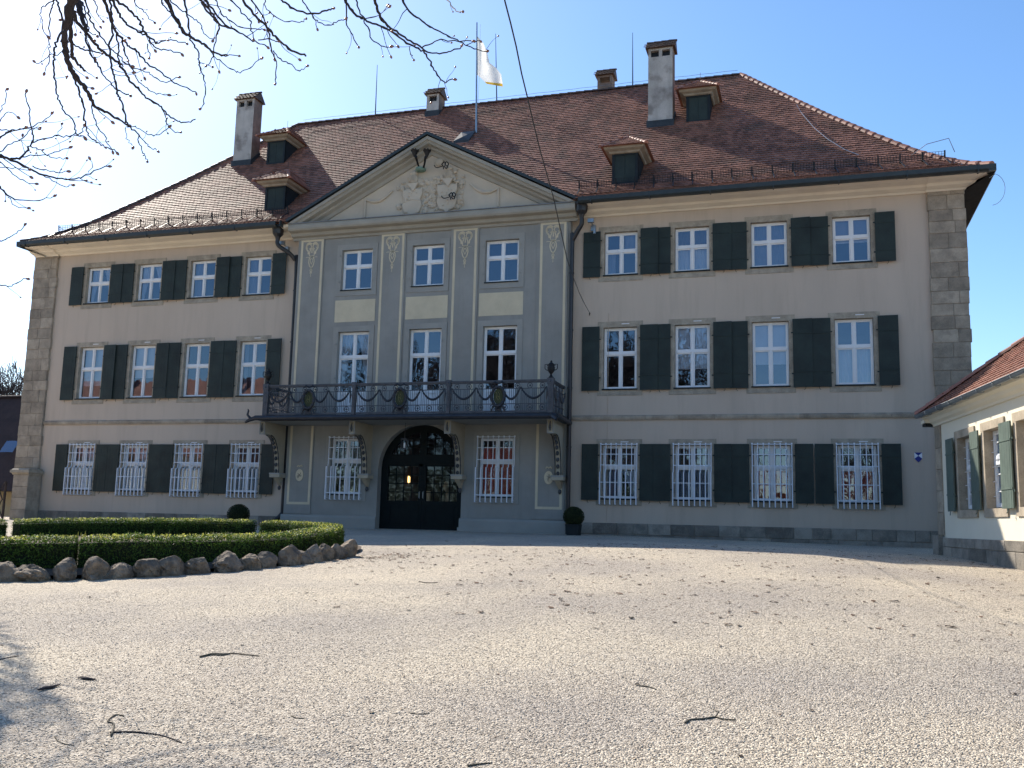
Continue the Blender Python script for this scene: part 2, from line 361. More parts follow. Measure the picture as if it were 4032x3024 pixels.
def sheet(win,x0,x1,z0,z1,m,name='curtain',pl=9,amp=.02,y=.27,taper=None):
    s=MB(); n=pl*4
    def xx(u,v):
        if taper=='L': return x0+(x1-x0)*u*(1-.75*(1-v)**.7)
        if taper=='R': return x1-(x1-x0)*(1-u)*(1-.75*(1-v)**.7)
        return x0+(x1-x0)*u
    R=6
    for j in range(R):
        for i in range(n):
            vs=[]
            for (a,b) in ((i,j),(i+1,j),(i+1,j+1),(i,j+1)):
                u=a/n; v=b/R; vs.append((xx(u,v),y+amp*math.sin(u*pl*2*PI+math.sin(u*7)*1.5),z0+(z1-z0)*v))
            s.quad(*vs)
    return s.build(name,m,win,True)
for row in range(3):
    pr=winproto(row); a,b=rowz[row]; h=b-a; tr=(h*.57,h*.585,h*.60)[row]
    wins=[pr]+[copy_tree(pr) for _ in cols[1:]]
    for k,c in enumerate(cols):
        o=wins[k]
        setloc(o,c,0,a); H=OW/2
        for ch in o.children:
            if ch.name.startswith('shutter'): ch.rotation_euler.z=random.uniform(.0,.07)*(1 if ch.scale.x<0 else -1)
        # curtains and blinds differ from window to window
        if row==0:
            if k in(0,1): sheet(o,-H,0,.05,h,curt,taper='L',pl=5); sheet(o,0,H,.05,h,curt,taper='R',pl=5)
            if k in(2,3): sheet(o,-H,-.1,.05,h,curtg,pl=4)
            if k==4: sheet(o,-H,-.22,.05,tr,curtg,pl=3); sheet(o,.1,H,tr,h,curtg,pl=4)
            if k==5: sheet(o,-H,H,.05,tr,curt,pl=9); sheet(o,-H,H,tr,h,curtb,pl=9)
            if k==6: sheet(o,-H,H,.05,h,curtg,pl=9)
            if k==7: sheet(o,-H,H,tr+.02,h,curtg,pl=1,amp=.004,name='blind'); sheet(o,-H,H,tr-.14,tr,curt,pl=7,amp=.006,name='blind')
        if row==1:
            if k in(0,1): sheet(o,-H,H,h*(.27 if k==0 else .40),h,curt,pl=2,amp=.005,name='blind')
            if k==5: sheet(o,-H,H,h*.32,h,curt,pl=2,amp=.008,name='blind')
            if k==6: sheet(o,-H,H,h*.36,h,curt,pl=2,amp=.008,name='blind')
            if k==7: sheet(o,-H,H,.05,tr,curt,pl=9)
            if k==3: sheet(o,-H,-.35,.05,h,curtg,pl=3)
        if row==2:
            if k in(0,1,2,3): sheet(o,-H,H,.05,tr,curt if k<2 else curtg,pl=7); 
            if k in(0,1): sheet(o,-H*.3,H,tr,h*.9,curt,pl=3)
            if k in(2,3): sheet(o,-H,H,tr,h,curtb,pl=7)
            if k==4: sheet(o,-H,.0,.05,tr,curtg,pl=5); sheet(o,.0,H,.05,tr*.9,curt,pl=2,taper='R'); sheet(o,-H,H,tr,h,curtb,pl=6)
            if k==5: sheet(o,-H,H,.05,tr,curtg,pl=7); sheet(o,-H,H,tr,h,curtb,pl=7)
            if k==6: sheet(o,-H,H,.05,tr,curtr,pl=7); 
            if k==7: sheet(o,-H,H,.05,tr*.95,curtr,pl=7)
# centre bay windows
def raywin(c,z0,z1,name='window',frameh=.19,door=False,tr=None):
    h=z1-z0; s=MB(); q=frameh
    s.frame(-RW/2-q,RW/2+q,-q if not door else 0,h+q,q,-.02,0,wt=q,wb=(q if not door else .001))
    s.box(-RW/2-.02,-RW/2,-.004,.26,0,h); s.box(RW/2,RW/2+.02,-.004,.26,0,h); s.box(-RW/2,RW/2,-.004,.26,h,h+.02); s.box(-RW/2,RW/2,-.004,.26,-.02,0)
    for x in (-RW/2-.05,RW/2+.05):
        for z in (h*.2 if not door else h*.45,h*.85): s.tube([(x,-.02,z),(x,-.06,z),(x,-.06,z+.05)],.014,5)
    o=s.build(name,graylt); setloc(o,c,RY,z0)
    s=MB(); casement(s,RW,h,tr or h*.6); 
    if door:
        s.frame(-RW/2+.05,-.03,.08,.9,.1,.1,.17); s.frame(.03,RW/2-.05,.08,.9,.1,.1,.17); s.box(-RW/2+.1,RW/2-.1,.13,.16,.1,.8)
    s.build('frame',white,o)
    s=MB(); panes(s,RW,h); s.build('pane',glass,o)
    s=MB(); s.box(-RW/2,RW/2,-.05,.12,-.008,.03); s.build('sill',dorm,o)
    return o
for c in rc: raywin(c,*upz)
for k,c in enumerate(rc):
    o=raywin(c,*bdz,name='balcony_door',door=True,tr=2.12)
    if k==0: sheet(o,-.6,-.05,.9,3.0,curt,pl=5,taper='L'); sheet(o,.0,.6,.9,3.0,curt,pl=5,taper='R')
for k,c in enumerate((-10.42,-4.98)):
    o=raywin(c,*rgz); g=grille_mesh(RW+.08,rgz[1]-rgz[0]).build('grille',grillem,o)
    h=rgz[1]-rgz[0]
    if k==1: sheet(o,-.6,.6,.05,h*.84,curtr,pl=8)
    else:
        s=MB()
        for q in range(26):
            x=-.55+random.random()*1.1; z=.05 if q%2 else h*.62
            s.box(x,x+random.uniform(.03,.06),.45,.6,z,z+random.uniform(.25,.5))
        s.build('bookcase',stoneq,o)
# ---------------------------------------------------------------- masonry: quoins, plinth, string course
def courses(mb,x0,x1,z0,z1,y0,y1,ch,gap=.008,minw=.35,jit=.012,edge=0):
    z=z0
    while z<z1-.05:
        h=min(ch*random.uniform(.85,1.15),z1-z)
        if z1-z-h<.1: h=z1-z
        x=x0+(random.uniform(-edge,edge) if edge else 0); xe=x1+(random.uniform(-edge,edge) if edge else 0)
        while x<xe-.02:
            wd=random.uniform(minw,minw*2.1)
            if xe-x-wd<minw*.6: wd=xe-x
            j=random.uniform(0,jit); a,b,c,d=x+gap/2,x+wd-gap/2,z+gap/2,z+h-gap/2; y=y0-j; e=.010
            mb.add([(a,y+e*1.3,c),(b,y+e*1.3,c),(b,y+e*1.3,d),(a,y+e*1.3,d),(a+e,y,c+e),(b-e,y,c+e),(b-e,y,d-e),(a+e,y,d-e),(a,y1,c),(b,y1,c),(b,y1,d),(a,y1,d)],
              [(4,5,6,7),(0,1,5,4),(1,2,6,5),(2,3,7,6),(3,0,4,7),(0,8,9,1),(1,9,10,2),(2,10,11,3),(3,11,8,0)])
            x+=wd
        z+=h
for x0,x1,e in ((-24.86,-23.72,.0),(8.33,9.36,.0)):
    w=MB(); courses(w,x0,x1,.7,ZC+.02,-.10,.05,.42,edge=.025,minw=.42,gap=.006); part(w,'quoin',stoneq)
    w=MB(); w.box(x0+.03,x1-.03,-.085,.0,.7,ZC); part(w,'quoin_core',mortar)
w=MB(); courses(w,-23.72,RX0,.7,1.5,-.07,.02,.36,minw=.4,jit=.02); part(w,'plinth',plinthm)
w=MB(); courses(w,RX1+.02,8.33,.6,1.54,-.07,.02,.30,minw=.4,jit=.02); part(w,'plinth',plinthm)
w=MB(); w.box(-23.7,RX0,-.055,0,.7,1.49); part(w,'plinth_core',mortar)
w=MB(); w.box(RX1,8.33,-.055,0,.6,1.53); part(w,'plinth_core',mortar)
for a,b in ((-23.72,RX0-.02),(RX1+.02,8.33)):
    w=MB(); x=a
    while x<b-.01:
        l=min(random.uniform(.9,1.6),b-x); j=random.uniform(-.006,.006)
        w.sweepx([(.0,4.80),(-.05+j,4.80),(-.07+j,4.86),(-.07+j,4.92),(-.03,4.95),(0,4.96)],x+.004,x+l-.004); x+=l
    part(w,'string_course',stoneq)
# ---------------------------------------------------------------- main cornice and gutters
cprof=[(0,11.58),(-.05,11.58),(-.09,11.63),(-.13,11.64),(-.27,11.69),(-.33,11.75),(-.36,11.76),(-.6,11.79),(-.72,11.83),(-.74,11.92),(0,11.92)]
w=MB(); w.sweepx(cprof,-23.7,RX0-.1); part(w,'cornice',creamwh)
w=MB(); w.sweepx(cprof,RX1+.12,8.3); part(w,'cornice',creamwh)
for a,b in ((-24.9,-23.7),(8.3,9.95)):
    w=MB(); p2=[(y-.07 if i not in(0,len(cprof)-1) else y,z-.004) for i,(y,z) in enumerate(cprof)]
    # flared corner block, mitred on the outer side
    n=len(p2); sgn=1 if b>0 else -1; inner=a if b>0 else b; wallx=9.36 if b>0 else -24.86
    A=[(inner,y,z) for y,z in p2]; B=[(wallx+sgn*(-y-.1 if y<-.1 else 0)*(1 if b>0 else .12),y,z) for y,z in p2]
    w.add(A+B,[tuple(range(n)),tuple(range(2*n-1,n-1,-1))]+[(i,i+n,(i+1)%n+n,(i+1)%n) for i in range(n)])
    part(w,'corner_cornice',creamwh); w=MB()
    B=[(x,y+.004,z) for x,y,z in B]; Cc=[(B[i][0],15.5,B[i][2]) for i in range(n)]
    w.add(B+Cc,[(i,i+n,(i+1)%n+n,(i+1)%n) for i in range(n)])
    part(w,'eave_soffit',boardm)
EX0,EX1=-24.88,9.98
gprof=[(-.76,11.98),(-.76,11.85),(-.82,11.80),(-.93,11.80),(-.985,11.86),(-.99,11.99),(-.955,11.99),(-.95,11.88),(-.80,11.87),(-.79,11.98)]
for a,b,sx,x in ((EX0-.1,-13.05,-1,EX0-.1),(-2.2,EX1+.1,1,EX1+.1)):
    w=MB(); w.sweepx(gprof,a,b if b>0 else -13.35); u=a+.4
    while u<b: w.box(u,u+.03,-.996,-.76,11.79,12.0); u+=1.9
    w.box(min(x,x-sx*.2),max(x,x-sx*.2),-.98,15.9,11.79,11.985)
    part(w,'gutter',gutm)
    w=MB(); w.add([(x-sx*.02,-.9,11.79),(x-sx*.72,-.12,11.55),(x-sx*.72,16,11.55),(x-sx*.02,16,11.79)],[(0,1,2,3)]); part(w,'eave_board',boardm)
# ---------------------------------------------------------------- roof
PROF=[(-.9,11.98),(-.3,12.27),(.4,12.75),(1.1,13.3),(2.4,14.5),(3.95,15.97),(5.7,17.72),(7.7,19.75)]
def rz(y): 
    if y>7.7: y=15.4-y
    return float(np.interp(y,[p[0] for p in PROF],[p[1] for p in PROF]))
def ry(z): return float(np.interp(z,[p[1] for p in PROF],[p[0] for p in PROF]))
def xl(y): return -17.88-(7.7-y)*(-EX0-17.88)/8.6
def xr(y): return 2.42+(7.7-y)*(EX1-2.42)/8.6
w=MB()
for i in range(len(PROF)-1):
    (ya,za),(yb,zb)=PROF[i],PROF[i+1]; d=.03
    if yb<1.2:
        w.quad((xl(ya),ya,za-d),(-12.9,ya,za-d),(-12.9,yb,zb-d),(xl(yb),yb,zb-d)); w.quad((-2.4,ya,za-d),(xr(ya),ya,za-d),(xr(yb),yb,zb-d),(-2.4,yb,zb-d))
    else: w.quad((xl(ya),ya,za-d),(xr(ya),ya,za-d),(xr(yb),yb,zb-d),(xl(yb),yb,zb-d))
    w.quad((xr(ya),15.4-ya,za-d),(xl(ya),15.4-ya,za-d),(xl(yb),15.4-yb,zb-d),(xr(yb),15.4-yb,zb-d))
    w.quad((xr(ya),ya,za-d),(xr(ya),15.4-ya,za-d),(xr(yb),15.4-yb,zb-d),(xr(yb),yb,zb-d))
    w.quad((xl(ya),15.4-ya,za-d),(xl(ya),ya,za-d),(xl(yb),yb,zb-d),(xl(yb),15.4-yb,zb-d))
for a,b,c in ((EX0,-12.9,-.9),(-2.4,EX1,-.9),(-12.9,-2.4,.0)): w.quad((a,c,11.94),(a,16.3,11.94),(b,16.3,11.94),(b,c,11.94))
roof=part(w,'roof',tile)
def tiles(mb,O,U,V,N,vlen,urange,expo=.165,tw=.178,lift=.024,jit=.004):
    O,U,V,N=Vector(O),Vector(U).normalized(),Vector(V).normalized(),Vector(N).normalized(); r=0; v=0
    while v<vlen-.03:
        u0,u1=urange(v+expo*.5); off=(r%2)*tw*.5
        k0=math.floor((u0-off)/tw); 
        for k in range(k0,int((u1-off)/tw)+1):
            uc=off+(k+.5)*tw
            if uc<u0 or uc>u1: continue
            tile1(mb,O,U,V,N,uc,v,expo,tw,lift,jit)
        v+=expo; r+=1
def tile1(mb,O,U,V,N,uc,v,expo,tw,lift,jit):
    h=tw*.49; j=random.uniform(-jit,jit); l=lift*random.uniform(.9,1.12); L2=expo*1.25
    P=[(-h,L2,.004),(-h,.035,l),(-h*.5,.006,l),(h*.5,.006,l),(h,.035,l),(h,L2,.004)]
    base=O+U*uc+V*(v+j)
    a=[base+U*p+V*q+N*n for p,q,n in P]; b=[base+U*p+V*q+N*(n-lift*.75) for p,q,n in P[1:5]]
    mb.add(a+b,[(0,1,2,3,4,5),(1,6,7,2),(2,7,8,3),(3,8,9,4)])
# dense rows following the curved slope
arcl=[0]
for i in range(1,len(PROF)): arcl.append(arcl[-1]+math.dist(PROF[i],PROF[i-1]))
PED_A=(-7.65,14.78); 
def pedz(x): return 12.0+(2.78)*(1-min(1,abs(x+7.65)/5.32))
w=MB(); s=0; r=0; tw=.172; expo=.19
while s<arcl[-1]-.05:
    y=float(np.interp(s,arcl,[p[0] for p in PROF])); z=float(np.interp(s,arcl,[p[1] for p in PROF]))
    y2=float(np.interp(s+.1,arcl,[p[0] for p in PROF])); z2=float(np.interp(s+.1,arcl,[p[1] for p in PROF]))
    V=Vector((0,y2-y,z2-z)).normalized(); N=Vector((0,-V.z,V.y)); a,b=xl(y+.05),xr(y+.05)
    k0=int(a/tw)-1
    for k in range(k0,int(b/tw)+2):
        uc=(k+.5*(r%2))*tw
        if uc<a or uc>b: continue
        if abs(uc+7.65)<5.32 and z<pedz(uc)-.02: continue
        sag=.010*math.sin(uc*.5)+.006*math.sin(uc*1.3+2)
        tile1(w,Vector((0,y,z+sag)),Vector((1,0,0)),V,N,uc,0,expo,tw,.036,.0025)
    s+=expo; r+=1
o=part(w,'roof_tiles',tile); 
def captiles(mb,a,b,r=.10,step=.36,up=(0,0,1)):
    a=Vector(a);b=Vector(b);L=(b-a).length;d=(b-a)/L;n=int(L/step); x=d.cross(Vector(up)).normalized(); u=x.cross(d).normalized()
    for i in range(n):
        p=a+d*(i*L/n); q=a+d*((i+1.12)*L/n); r0,r1=r*1.18,r*.92; o=len(mb.v)
        for c,rr in ((p,r0),(q,r1)):
            for k in range(7):
                an=PI*k/6; mb.v.append(tuple(c+x*math.cos(an)*rr+u*(math.sin(an)*rr-.03)))
        for k in range(6): mb.f.append((o+k,o+k+1,o+8+k,o+7+k))
        mb.f.append(tuple(o+k for k in range(7)))
w=MB(); captiles(w,(-17.88,7.7,19.76),(2.42,7.7,19.76)); part(w,'ridge_tiles',ridged)
w=MB()
for i in range(len(PROF)-1): captiles(w,(xr(PROF[i][0]),PROF[i][0],PROF[i][1]+.02),(xr(PROF[i+1][0]),PROF[i+1][0],PROF[i+1][1]+.02),.11)
part(w,'hip_tiles',ridgem)
w=MB()
for i in range(len(PROF)-1): captiles(w,(xl(PROF[i][0]),PROF[i][0],PROF[i][1]+.02),(xl(PROF[i+1][0]),PROF[i+1][0],PROF[i+1][1]+.02),.11)
part(w,'hip_tiles',ridged)
# lightning conductor wire along the ridge and down the right slope
w=MB(); w.tube([(x,7.62,19.92+(.015 if i%2 else 0)) for i,x in enumerate(np.linspace(-17.6,2.3,41))],.008,4)
w.tube([(4.6,4.6,16.85),(4.75,4.3,16.4),(4.95,3.7,15.85),(5.2,3.0,15.2),(5.6,2.2,14.45),(6.1,1.4,13.72),(6.5,1.0,13.35)],.012,4)
w.tube([(8.0,.5,13.0),(8.4,.2,13.2),(9.0,0,13.25),(9.15,.0,12.8)],.012,4)
w.tube([(9.9,-.9,11.6)]+[(10.0+.32*math.sin(u),-.9+.1*u,11.3+.42*math.cos(u)) for u in np.linspace(.2,PI,10)],.008,4)
part(w,'lightning_wire',zinc)
for x,h in ((-13.92,2.5),(-8.05,3.25),(-2.02,2.45)):
    w=MB(); w.tube([(x,7.7,19.7),(x-(.15 if x==-8.05 else .02),7.7,19.75+h)],[.028,.010],6); part(w,'lightning_rod',blackiron)
# snow guards
for xa,xb in ((-24.1,-13.6),(-2.45,8.9)):
    w=MB(); y=.22; z0=rz(y)+.03; n=int((xb-xa)/.085); lean=.10
    for i in range(n+1):
        x=xa+(xb-xa)*i/n; w.bar((x,y,z0+.03),(x,y-lean*.4,z0+.27),.011,.011)
    for q in (.05,.12,.19,.27): w.bar((xa,y-lean*.4*q/.27,z0+q),(xb,y-lean*.4*q/.27,z0+q),.008,.010)
    m=int((xb-xa)/.62)
    for i in range(m+1):
        x=xa+(xb-xa)*i/m; w.bar((x,y,z0),(x,y-lean*.4,z0+.30),.045,.02); w.bar((x+.02,y-.02,z0+.04),(x+.08,y-.62,rz(y-.62)+.09),.035,.02); w.bar((x,y-.02,z0+.24),(x,y+.28,rz(y+.28)+.03),.014,.014)
    part(w,'snow_guard',blackiron)
# chimneys
def chimney(x0,x1,y0,y1,ztop,zcap,slots,mface,cap=True,zb=None):
    w=MB(); zb=zb or rz(y0)-.6; t=.07; so=.30
    # body with a hollow at the smoke slots: four walls
    zs0,zs1=zcap-.34,zcap-.08
    w.box(x0,x1,y0,y1,zb,zs0); w.box(x0,x1,y0,y1,zs1,zcap)
    n=slots; gw=(x1-x0-.16)/n
    w.box(x0,x0+.1,y0,y1,zs0,zs1); w.box(x1-.1,x1,y0,y1,zs0,zs1)
    if n==2: w.box((x0+x1)/2-.06,(x0+x1)/2+.06,y0,y1,zs0,zs1)
    if ztop<20.9: w.box(x0+.1,x1-.1,y0+.18,y1-.02,zs0,zs1)
    c=part(w,'chimney',mface)
    if ztop<20.9: w=MB(); w.box(x0+.09,x1-.09,y0+.14,y0+.17,zs0-.0,zs1); w.build('slot_shade_panel',blackiron,c)  # black panel stands in for the shade inside the smoke slots
    w=MB(); e=.10
    ym=(y0+y1)/2
    w.add([(x0-e,y0-e,zcap),(x1+e,y0-e,zcap),(x1+e,y1+e,zcap),(x0-e,y1+e,zcap),(x0-e,ym,ztop),(x1+e,ym,ztop)],[(0,3,2,1),(0,1,5,4),(2,3,4,5),(1,2,5),(3,0,4)])
    V=Vector((0,ym-y0+e,ztop-zcap)); tiles(w,(x0-e,y0-e,zcap),(1,0,0),V,(0,-V.z,V.y),V.length*.95,lambda v:(0,x1-x0+2*e),.11,.17,.03)
    captiles(w,(x0-e,ym,ztop),(x1+e,ym,ztop),.06,.25)
    tiles_o=w.build('chimney_cap',ridged,c)
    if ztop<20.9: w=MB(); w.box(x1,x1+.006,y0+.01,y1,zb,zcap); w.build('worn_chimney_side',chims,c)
    w=MB(); w.box(x0-.05,x1+.05,y0-.06,y0,rz(y0)-.25,rz(y0)+.24)
    for xx in (x0-.05,x1):
        w.add([(xx,y0,rz(y0)-.2),(xx+.05,y0,rz(y0)-.2),(xx+.05,y1,rz(y1)-.2),(xx,y1,rz(y1)-.2),(xx,y0,rz(y0)+.24),(xx+.05,y0,rz(y0)+.24),(xx+.05,y1,rz(y1)+.2),(xx,y1,rz(y1)+.2)],[(0,3,2,1),(4,5,6,7),(0,1,5,4),(1,2,6,5),(2,3,7,6),(3,0,4,7)])
    w.build('flashing',leadm,c)
    return c
chimney(-.83,.10,4.45,5.05,20.05,19.64,2,chim)
chimney(-19.22,-18.33,4.66,5.30,20.18,19.76,2,chim)
chimney(-11.16,-10.58,7.15,7.85,20.62,20.22,1,chim)
chimney(-3.62,-2.98,8.05,8.65,20.98,20.6,1,chims,zb=19)
# dormers
def dormer(c,yf,zt,za):
    hw=.44; zb=rz(yf)
    w=MB(); ze=zt+.19; ye=ry(ze); yb=ry(zt)
    # body: cheeks and face frame
    for s in (-1,1):
        x=c+s*hw; w.add([(x,yf,zb-.05),(x,yf,zt),(x,yb+.1,zt)]+[(x-s*.06,yf,zb-.05),(x-s*.06,yf,zt),(x-s*.06,yb+.1,zt)],[(0,1,2),(5,4,3),(0,3,4,1)])
        w.box(min(c+s*hw,c+s*(hw-.09)),max(c+s*hw,c+s*(hw-.09)),yf-.03,yf+.05,zb-.05,zt)
    w.box(c-hw,c+hw,yf-.04,yf+.05,zb-.06,zb+.05); w.box(c-hw+.09,c+hw-.09,yf-.028,yf+.05,zt-.07,zt)
    w.box(c-hw+.01,c+hw-.01,yf+.08,yf+.1,zb,zt)
    d=part(w,'dormer',dorm)
    w=MB(); w.box(c-hw+.09,c-.004,yf-.005,yf+.03,zb+.05,zt-.07); w.box(c+.004,c+hw-.09,yf-.005,yf+.03,zb+.05,zt-.07)
    w.build('dormer_shutter',green,d)
    # flared cornice
    w=MB(); e=.26
    ring0=[(c-hw-.02,yb+.2),(c-hw-.02,yf-.05),(c+hw+.02,yf-.05),(c+hw+.02,yb+.2)]
    lv=[(0,zt-.02),(.05,zt),(.08,zt+.05),(.2,zt+.10),(.24,zt+.17),(e,zt+.19)]
    def rg(o,z): return [(c-hw-.02-o,ye+.3,z),(c-hw-.02-o,yf-.05-o,z),(c+hw+.02+o,yf-.05-o,z),(c+hw+.02+o,ye+.3,z)]
    for (a,za_),(b,zb_) in zip(lv[:-1],lv[1:]):
        A,B=rg(a,za_),rg(b,zb_)
        for i in range(3): w.quad(A[i],A[i+1],B[i+1],B[i])
    w.build('dormer_cornice',dormc,d)
    # hipped roof
    w=MB(); e2=e+.09; x0,x1=c-hw-e2,c+hw+e2; y0=yf-.05-e2; ya=yf+.78; zE=zt+.17; yR=ry(za)+.3
    w.add([(x0,y0,zE),(x1,y0,zE),(c,ya,za),(x0,ye+.4,zE),(x1,ye+.4,zE),(c,yR,za)],[(0,1,2),(0,2,5,3),(1,4,5,2),(0,3,4,1)])
    V=Vector((0,ya-y0,za-zE)); Lv=V.length; tiles(w,(c,y0,zE),(1,0,0),V,(0,-V.z,V.y),Lv*.93,lambda v:(-(x1-c)*(1-v/Lv),(x1-c)*(1-v/Lv)),.14,.17,.022)
    for s in (-1,1):
        V=Vector((-s*(x1-c),0,za-zE)); Ls=V.length; n=Vector((s*V.z,0,abs(V.x)))
        tiles(w,(c+s*(x1-c),0,zE),(0,1,0),V,n,Ls*.95,lambda v:(y0+(ya-y0)*v/Ls,ye+(yR-ye)*v/Ls),.14,.17,.022)
    w.build('dormer_roof',tile,d)
    w=MB(); captiles(w,(x0,y0,zE),(c,ya,za),.075,.24); captiles(w,(x1,y0,zE),(c,ya,za),.075,.24); captiles(w,(c,ya,za),(c,yR-.25,za),.075,.24)
    w.build('dormer_ridge_tiles',ridgem,d)
    w=MB(); w.tube([(c,ya,za),(c,ya,za+.35)],.008,4); w.build('dormer_rod',blackiron,d)
dormer(-.96,.58,13.95,14.86); dormer(1.05,4.52,17.58,18.52)
dormer(-14.55,.82,14.02,14.95); dormer(-17.0,4.55,17.6,18.5)
# ---------------------------------------------------------------- pediment
def smoothpts_(pts,n=4):
    pts=[Vector(p) for p in pts]; out=[]
    for i in range(len(pts)-1):
        p0=pts[max(i-1,0)];p1=pts[i];p2=pts[i+1];p3=pts[min(i+2,len(pts)-1)]
        for j in range(n):
            t=j/n; out.append(.5*((2*p1)+(p2-p0)*t+(2*p0-5*p1+4*p2-p3)*t*t+(3*p1-p0-3*p2+p3)*t**3))
    out.append(pts[-1]); return out
w=MB(); w.prism([(-12.75,11.9),(-2.55,11.9),(-7.65,14.55)],RY,RY+.3); part(w,'tympanum',pedst)
hp=[(RY,11.40),(RY-.06,11.40),(RY-.08,11.48),(RY-.2,11.52),(RY-.24,11.62),(RY-.42,11.66),(RY-.46,11.72),(RY-.47,11.83),(RY-.44,11.90),(RY,11.92)]
w=MB(); w.sweepx(hp,-12.95,-2.35); part(w,'pediment_cornice',rakest)
w=MB(); w.box(-12.98,-2.32,RY-.48,RY,11.905,11.93)
part(w,'cornice_flashing',pmat('grey_lead',(.2,.21,.22),.6,.2,6,50,.1))
# raking cornices
for sx in (-1,1):
    w=MB()
    # cross-section defined by (perpendicular drop, y): swept from eave to apex
    sl=2.78/5.32; ang=math.atan(sl)
    sec=[(0,RY-.50),(.10,RY-.50),(.13,RY-.44),(.20,RY-.40),(.24,RY-.24),(.30,RY-.22),(.36,RY-.10),(.46,RY-.06),(.48,RY),(0,RY)]
    def P(dist,drop,y,apex):
        xx=0 if apex else 5.32
        z=14.70-xx*sl-drop/math.cos(ang)
        if not apex: z=max(z,11.91) if False else z
        return (-7.65+sx*xx,y,z)
    A=[P(0,d,y,False) for d,y in sec]; B=[P(0,d,y,True) for d,y in sec]
    # trim the foot on the horizontal cornice
    A2=[]
    for (x,y,z),(d,_) in zip(A,sec):
        zz=11.93
        xx=(14.70-d/math.cos(ang)-zz)/sl
        A2.append((-7.65+sx*min(5.32,xx),y,zz if xx<5.32 else z))
    n=len(sec); fs=[tuple(range(n)),tuple(range(2*n-1,n-1,-1))]+[(i,i+n,(i+1)%n+n,(i+1)%n) for i in range(n)]
    w.add(A2+B,fs); part(w,'raking_cornice',rakest)
    w=MB(); y0=RY-.56
    a=Vector((-7.65+sx*5.45,0,12.0)); b=Vector((-7.65,0,14.85))
    w.add([(a.x,y0,a.z-.09),(b.x,y0,b.z-.11),(b.x,y0,b.z),(a.x,y0,a.z+.02),(a.x,y0+.12,a.z-.09),(b.x,y0+.12,b.z-.11),(b.x,y0+.12,b.z),(a.x,y0+.12,a.z+.02)],[(0,1,2,3),(7,6,5,4),(3,2,6,7),(0,4,5,1),(0,3,7,4)])
    part(w,'verge_flashing',gutm)
    w=MB(); V=Vector((b.x-a.x,0,b.z-a.z)); L_=V.length
    w.quad((a.x,y0+.1,a.z-.03),(a.x,3,a.z-.03),(b.x,3,b.z-.03),(b.x,y0+.1,b.z-.03))
    tiles(w,(a.x,0,a.z-.02),(0,1,0),V,(sx*V.z,0,abs(V.x)),L_,lambda v:(y0+.2,3.0),.158,.178,.024)
    part(w,'pediment_roof',tile)
# relief: twin coats of arms reduced to carved shields, helmets and scrolls
def shield(cx,cz,s,mirror=1):
    P=[(-.5,.62),(-.42,.56),(-.2,.60),(0,.55),(.2,.60),(.42,.56),(.5,.62),(.52,.3),(.42,.05),(.52,-.25),(.4,-.6),(.12,-.72),(0,-.9),(-.12,-.72),(-.4,-.6),(-.52,-.25),(-.42,.05),(-.52,.3)]
    return [(cx+x*s*mirror,cz+z*s) for x,z in P][::mirror]
w=MB()
z6=lambda x,y,Y=RY-.2: onY(1550+x*.2049,560+y*.2049,Y)
p1_,p2_=z6(350,1120,RY-.1),z6(1020,1030,RY-.1); S1,S2=(p1_.x,p1_.z),(p2_.x,p2_.z); SR=random.getstate()
def slab(poly,y0,y1,bev=.02):
    n=len(poly); cxm=sum(p[0] for p in poly)/n; czm=sum(p[1] for p in poly)/n
    inn=[(cxm+(x-cxm)*.93,czm+(z-czm)*.93) for x,z in poly]
    w.add([(x,y1,z) for x,z in poly]+[(x,y0+bev,z) for x,z in poly]+[(x,y0,z) for x,z in inn],
      [tuple(range(2*n,3*n))]+[(i,(i+1)%n,(i+1)%n+n,i+n) for i in range(n)]+[(n+i,n+(i+1)%n,2*n+(i+1)%n,2*n+i) for i in range(n)])
slab(shield(*S1,.72),RY-.12,RY); slab(shield(*S2,.72),RY-.12,RY)
def lump(x,z,rx,rz_,d=.07,n=10):
    for j in range(3):
        pass
    o=len(w.v); rings=[(1,0),(.9,.55),(.6,.85),(.2,1)]
    for q,dd in rings:
        for k in range(n): w.v.append((x+rx*q*math.cos(2*PI*k/n),RY-d*dd,z+rz_*q*math.sin(2*PI*k/n)))
    for i in range(3):
        for k in range(n):
            a=o+i*n+k;b=o+i*n+(k+1)%n; w.f.append((a,a+n,b+n,b))
    w.f.append(tuple(o+3*n+k for k in range(n)))
def ropez(pts,r=.03,y=RY-.04): w.tube([(x,y,z) for x,z in pts],r,5)
random.seed(3)
